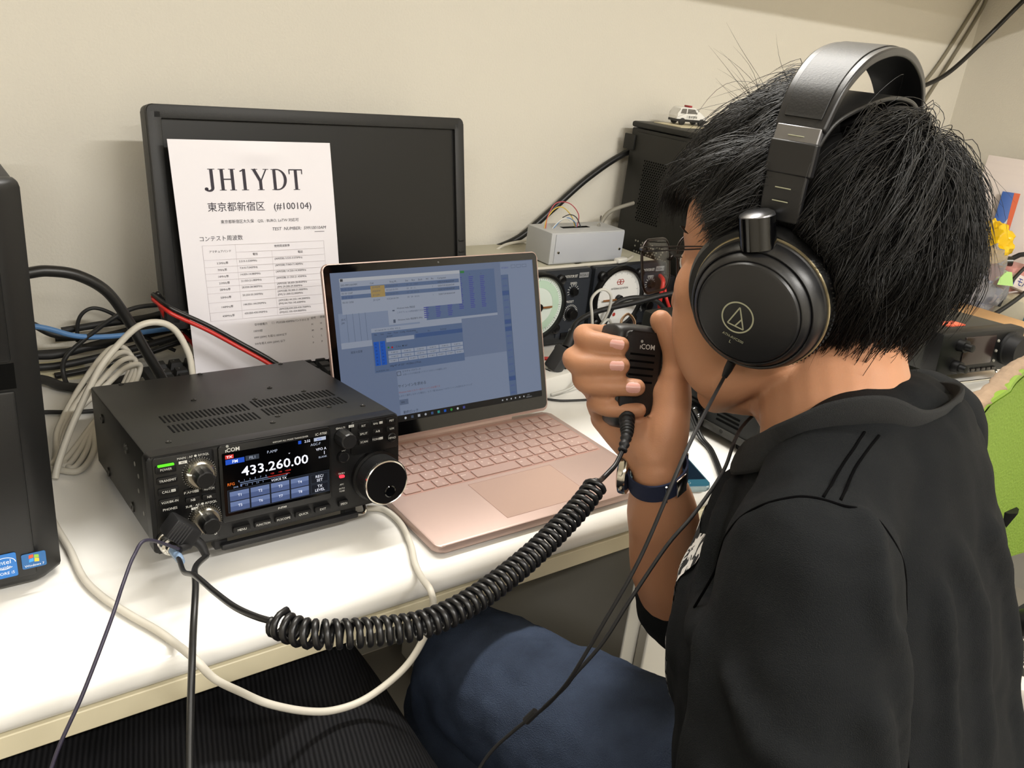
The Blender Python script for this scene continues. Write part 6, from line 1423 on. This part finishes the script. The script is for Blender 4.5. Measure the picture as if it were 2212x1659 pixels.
MB().box(2.10, 2.26, .80, .885, DZ, .765, bev=.006).build('tray', mat('cream_tray', 'd9d2bd', .5), thing('cream_tray', 'cream plastic tray under the small white box by the right wall', 'tray', (2.18, .84, DZ)))
MB().box(2.0, 2.09, .715, .775, DZ, .758, bev=.004).build('teal_case', mat('teal_case', '35687a', .45), thing('teal_gadget', 'teal electronic box with a metal socket at the right edge', 'electronic box', (2.045, .745, DZ)))
tg = bpy.data.objects['teal_gadget']; MB().cyl((2.001, .75, .737), (1.982, .752, .737), .009, n=18).build('socket', mat('dull_metal', 'b0aa98', .35, .8), tg)
cable('right_cable', 'black cable curving up at the right edge in front of the clear bag', [(1.965, .84, .7265), (1.985, .85, .727), (2.02, .845, .735), (2.065, .832, .765), (2.105, .82, .80), (2.16, .80, .86), (2.25, .77, .95), (2.352, .74, 1.05)], .0050, CBM)
pj = thing('jack_lead', 'black lead with a plug end hanging beside the white box', 'cable', (2.10, .87, .76))
MB().tube(spline([(2.098, .872, .763), (2.114, .875, .783), (2.153, .868, .829), (2.20, .85, .87), (2.27, .82, .93), (2.352, .79, .98)], 8), .0042, 8).build('lead', CBM, pj, angle=180); MB().cyl((2.088, .868, .742), (2.100, .872, .768), .0035, .0065, n=12).build('plug', RUB, pj)
mt_ = thing('metal_clamp', 'small dark metal clamp beside the yellow bag', 'clamp', (2.16, .93, .83))
MB().cyl((2.15, .92, .833), (2.165, .905, .836), .012, n=18).build('disc', mat('dark_metal', '4a4a48', .25, .9), mt_); MB().tube([(2.16, .91, .838), (2.185, .90, .852), (2.22, .89, .856)], .006, 10).build('arm', RUB, mt_); MB().box(2.14, 2.24, .885, .935, .765, .825, bev=.004).build('block', mat('pink_block', 'd89a94', .5), mt_)

# ------------------------------------------------------------------ green chair turned away from the desk, with things on its seat
gc = thing('office_chair', 'lime green mesh office chair behind the man with a beige fleece over its back', 'chair', (1.32, .25, 0))
GRN = mat('lime_mesh', '728e2c', .7, bump=.5, bscale=10)
nt = GRN.node_tree; tcn = nt.nodes.new('ShaderNodeTexCoord'); wv = nt.nodes.new('ShaderNodeTexVoronoi'); wv.inputs['Scale'].default_value = 260
nt.links.new(tcn.outputs['Object'], wv.inputs['Vector']); bp_ = [n for n in nt.nodes if n.type == 'BUMP'][0]; nt.links.new(wv.outputs['Distance'], bp_.inputs['Height'])
prof_ = [(.52, .20), (.58, .215), (.64, .245), (.70, .275), (.76, .290), (.81, .282), (.842, .250), (.853, .20)]
def backpt(u, v):
    i = v * (len(prof_) - 1); k = min(int(i), len(prof_) - 2); f = i - k; z = prof_[k][0] * (1 - f) + prof_[k + 1][0] * f; hw = prof_[k][1] * (1 - f) + prof_[k + 1][1] * f
    s = (u * 2 - 1); return (1.325 + s * hw, .42 + .035 * (1 - s * s) - .05 * (.86 - z) , z)
b = MB(); b.grid(backpt, 30, 30); n0 = len(b.v)
b.grid(lambda u, v: (lambda p: (p[0], p[1] + .014, p[2]))(backpt(1 - u, v)), 30, 30); b.build('backrest', GRN, gc, angle=180)
b = MB(); edge = [backpt(0, v / 20) for v in range(21)] + [backpt(u / 20, 1) for u in range(1, 20)] + [backpt(1, 1 - v / 20) for v in range(21)]
b.tube([(x, y + .008, z) for x, y, z in edge], .0065, 10); b.build('back_frame', mat('lime_frame', '6d8a28', .5), gc)
FUR = mat('beige_fleece', '8c7762', .95, bump=1.0, bscale=90, var=.25, vscale=60)
b = MB(); q = [backpt(0, v / 14) for v in range(4, 15)] + [backpt(u / 14, 1) for u in range(1, 15)]
def furpt(u, v):
    i = u * (len(q) - 1); k = min(int(i), len(q) - 2); f = i - k; p = V(q[k]).lerp(V(q[k + 1]), f); a = 2 * PI * v
    r_ = .0105 * (1 + .30 * noise.noise(p * 60 + V((math.cos(a), math.sin(a), 0)) * .8)); c = V((1.325, p.y, .70)); o = (p - c); o.y = 0; o.normalize()
    w_ = p + V((0, .016, 0)) + o * .002; return tuple(w_ + o * (r_ * math.cos(a)) + V((0, 1, 0)) * (r_ * 1.2 * math.sin(a)))
b.grid(furpt, 160, 16); fl = b.build('fleece', FUR, gc, angle=180)
SEATM = mat('chair_seat_black', '1a1b1d', .75, bump=.3, bscale=700)
MB().prism(rrect(1.08, -.06, 1.57, .40, .07), .395, .445, bev=.018).build('seat', SEATM, gc)
b = MB(); b.cyl((1.325, .17, .10), (1.325, .17, .40), .028); b.build('gas_column', BLKP, gc)
for k in range(5):
    a = 2 * PI * k / 5 + .3; e = V((1.325 + .27 * math.cos(a), .17 + .27 * math.sin(a), .075))
    MB().tube([(1.325, .17, .11), tuple(V((1.325, .17, .11)).lerp(e, .5)), tuple(e)], [.028, .022, .018], 10).build('base_arm', BLKP, gc)
    MB().cyl((e.x - .012, e.y, .028), (e.x + .012, e.y, .028), .028, n=20).build('castor', RUB, gc)
for s in (-1, 1):
    x_ = 1.325 + s * .27
    MB().tube(spline([(x_ - s * .05, .30, .42), (x_, .30, .44), (x_, .30, .60), (x_, .20, .63), (x_, .05, .63)], 6), .016, 10).build('armrest', BLKP, gc, angle=180)
MB().tube(spline([(1.325, .40, .41), (1.325, .47, .44), (1.325, .475, .55), (1.325, .46, .62)], 6), .022, 10, flat=1.6).build('back_post', BLKP, gc)
wd = thing('power_supply', 'white box with a black and white rating label on the chair seat', 'power supply', (1.20, .30, .445))
WT = Tr(1.19, .30, .446) @ Ro(38, 'Z')
MB(WT).box(-.075, .085, -.062, .062, 0, .045, bev=.008).build('case', mat('white_case', 'dcd4cc', .35), wd)
l0 = MB(WT @ Tr(0, 0, .0454)).prism(rrect(-.045, -.038, .055, .030, .003), 0, .0003).build('rating_label', mat('label_black', '1e1d20', .5), wd)
b = MB(WT @ Tr(0, 0, .0459)); b.text('▦ HAND', -.035, .016, .015, al='l', w=.075, bold=.02); b.text('MODEL', -.040, -.008, .011, al='l'); b.text('(B) GHD', -.040, -.027, .010, al='l'); b.line(-.043, .005, .052, .005, .0012); b.rect(-.004, -.014, .050, .002); b.build('label_print', mat('label_white', 'd6d0c8', .5), l0, smooth=False)
kn = thing('sweater', 'navy ribbed knit sweater bundled on the front of the chair seat', 'clothing', (1.16, .12, .445))
b = MB()
def knit(u, v):
    a = 2 * PI * u; th = PI / 2 * v; d = V((math.cos(a) * math.cos(th), math.sin(a) * math.cos(th), math.sin(th)))
    k = 1 + .12 * noise.noise(d * 2.5) + .022 * math.sin((d.x * .5 + d.z) * 60); return (1.17 + .155 * d.x * k, .10 + .135 * d.y * k, .446 + .10 * d.z * k)
b.grid(knit, 80, 40, cu=True); b.build('knit', mat('navy_knit', '20294a', .9, bump=.6, bscale=600), kn, angle=180)
# chair under the man
mc = thing('work_chair', 'black work chair the man is sitting on', 'chair', (.52, .12, 0))
MB().prism(rrect(.31, -.12, .74, .30, .07), .375, .425, bev=.018).build('seat', SEATM, mc)
MB().cyl((.525, .10, .10), (.525, .10, .38), .028).build('gas_column', BLKP, mc)
for k in range(5):
    a = 2 * PI * k / 5 + .9; e = V((.525 + .22 * math.cos(a), .10 + .22 * math.sin(a), .075))
    MB().tube([(.525, .10, .11), tuple(V((.525, .10, .11)).lerp(e, .5)), tuple(e)], [.028, .022, .018], 10).build('base_arm', BLKP, mc)
    MB().cyl((e.x - .012, e.y, .028), (e.x + .012, e.y, .028), .028, n=20).build('castor', RUB, mc)

# ------------------------------------------------------------------ legs of the person sitting nearest the camera
n2 = thing('person', 'lap of a person in black ribbed trousers at the bottom left under the desk', 'person', (.16, .35, 0))
CORDU = mat('black_corduroy', '0b0b0c', .9, spec=.15)
nt = CORDU.node_tree; tcn = nt.nodes.new('ShaderNodeTexCoord'); wv = nt.nodes.new('ShaderNodeTexWave'); wv.inputs['Scale'].default_value = 75; wv.bands_direction = 'X'; wv.inputs['Distortion'].default_value = .6
mp2 = nt.nodes.new('ShaderNodeMapping'); mp2.inputs['Rotation'].default_value = (0, 0, .25); nt.links.new(tcn.outputs['Object'], mp2.inputs['Vector']); nt.links.new(mp2.outputs['Vector'], wv.inputs['Vector'])
cr = nt.nodes.new('ShaderNodeValToRGB'); cr.color_ramp.elements[0].color = (*rgb('08080a'), 1); cr.color_ramp.elements[1].color = (*rgb('1d1d1f'), 1); nt.links.new(wv.outputs['Fac'], cr.inputs['Fac']); nt.links.new(cr.outputs['Color'], nt.nodes['Principled BSDF'].inputs['Base Color'])
bmp = nt.nodes.new('ShaderNodeBump'); bmp.inputs['Strength'].default_value = .5; bmp.inputs['Distance'].default_value = .001; nt.links.new(wv.outputs['Fac'], bmp.inputs['Height']); nt.links.new(bmp.outputs['Normal'], nt.nodes['Principled BSDF'].inputs['Normal'])
jb = MB()
for x0, x1, r_ in ((.02, .03, .108), (.195, .262, .106)):
    caps(jb, [(x0, -.02, .50), (x0 * .4 + x1 * .6, .30, .525), (x1, .56, .528), (x1, .70, .53)], [.105, r_, .095, .096], n=24)
    caps(jb, [(x1, .70, .53), (x1, .72, .32), (x1, .68, .11)], [.096, .082, .072], n=20)
caps(jb, [(.03, -.03, .50), (.20, -.03, .50)], [.11, .11]); caps(jb, [(.11, .0, .50), (.13, .35, .52), (.145, .68, .53)], [.10, .095, .088], n=20)
jb.build('trousers', CORDU, n2, angle=180, mods=[('REMESH', dict(mode='VOXEL', voxel_size=.006, use_smooth_shade=True)), ('SMOOTH', dict(factor=.5, iterations=5))])
for x1 in (.03, .262):
    b = MB(Tr(x1, .68, 0)); caps(b, [(0, -.05, .05), (0, .04, .048), (0, .13, .038), (0, .18, .034)], [.040, .042, .036, .028], n=18)
    b.build('shoe', SHOE if 'SHOE' in globals() else RUB, n2, angle=180, mods=[('REMESH', dict(mode='VOXEL', voxel_size=.005, use_smooth_shade=True)), ('SMOOTH', dict(factor=.5, iterations=4))])
s2 = thing('stool', 'black stool under the person in black ribbed trousers', 'stool', (.115, -.03, 0))
MB().cyl((.105, -.03, .345), (.105, -.03, .388), .16, n=40).build('seat', SEATM, s2)
for a in (40, 130, 220, 310):
    c_, s_ = math.cos(math.radians(a)), math.sin(math.radians(a)); MB().cyl((.105 + .10 * c_, -.03 + .10 * s_, .346), (.105 + .13 * c_, -.03 + .13 * s_, 0), .014).build('leg', CHR, s2)
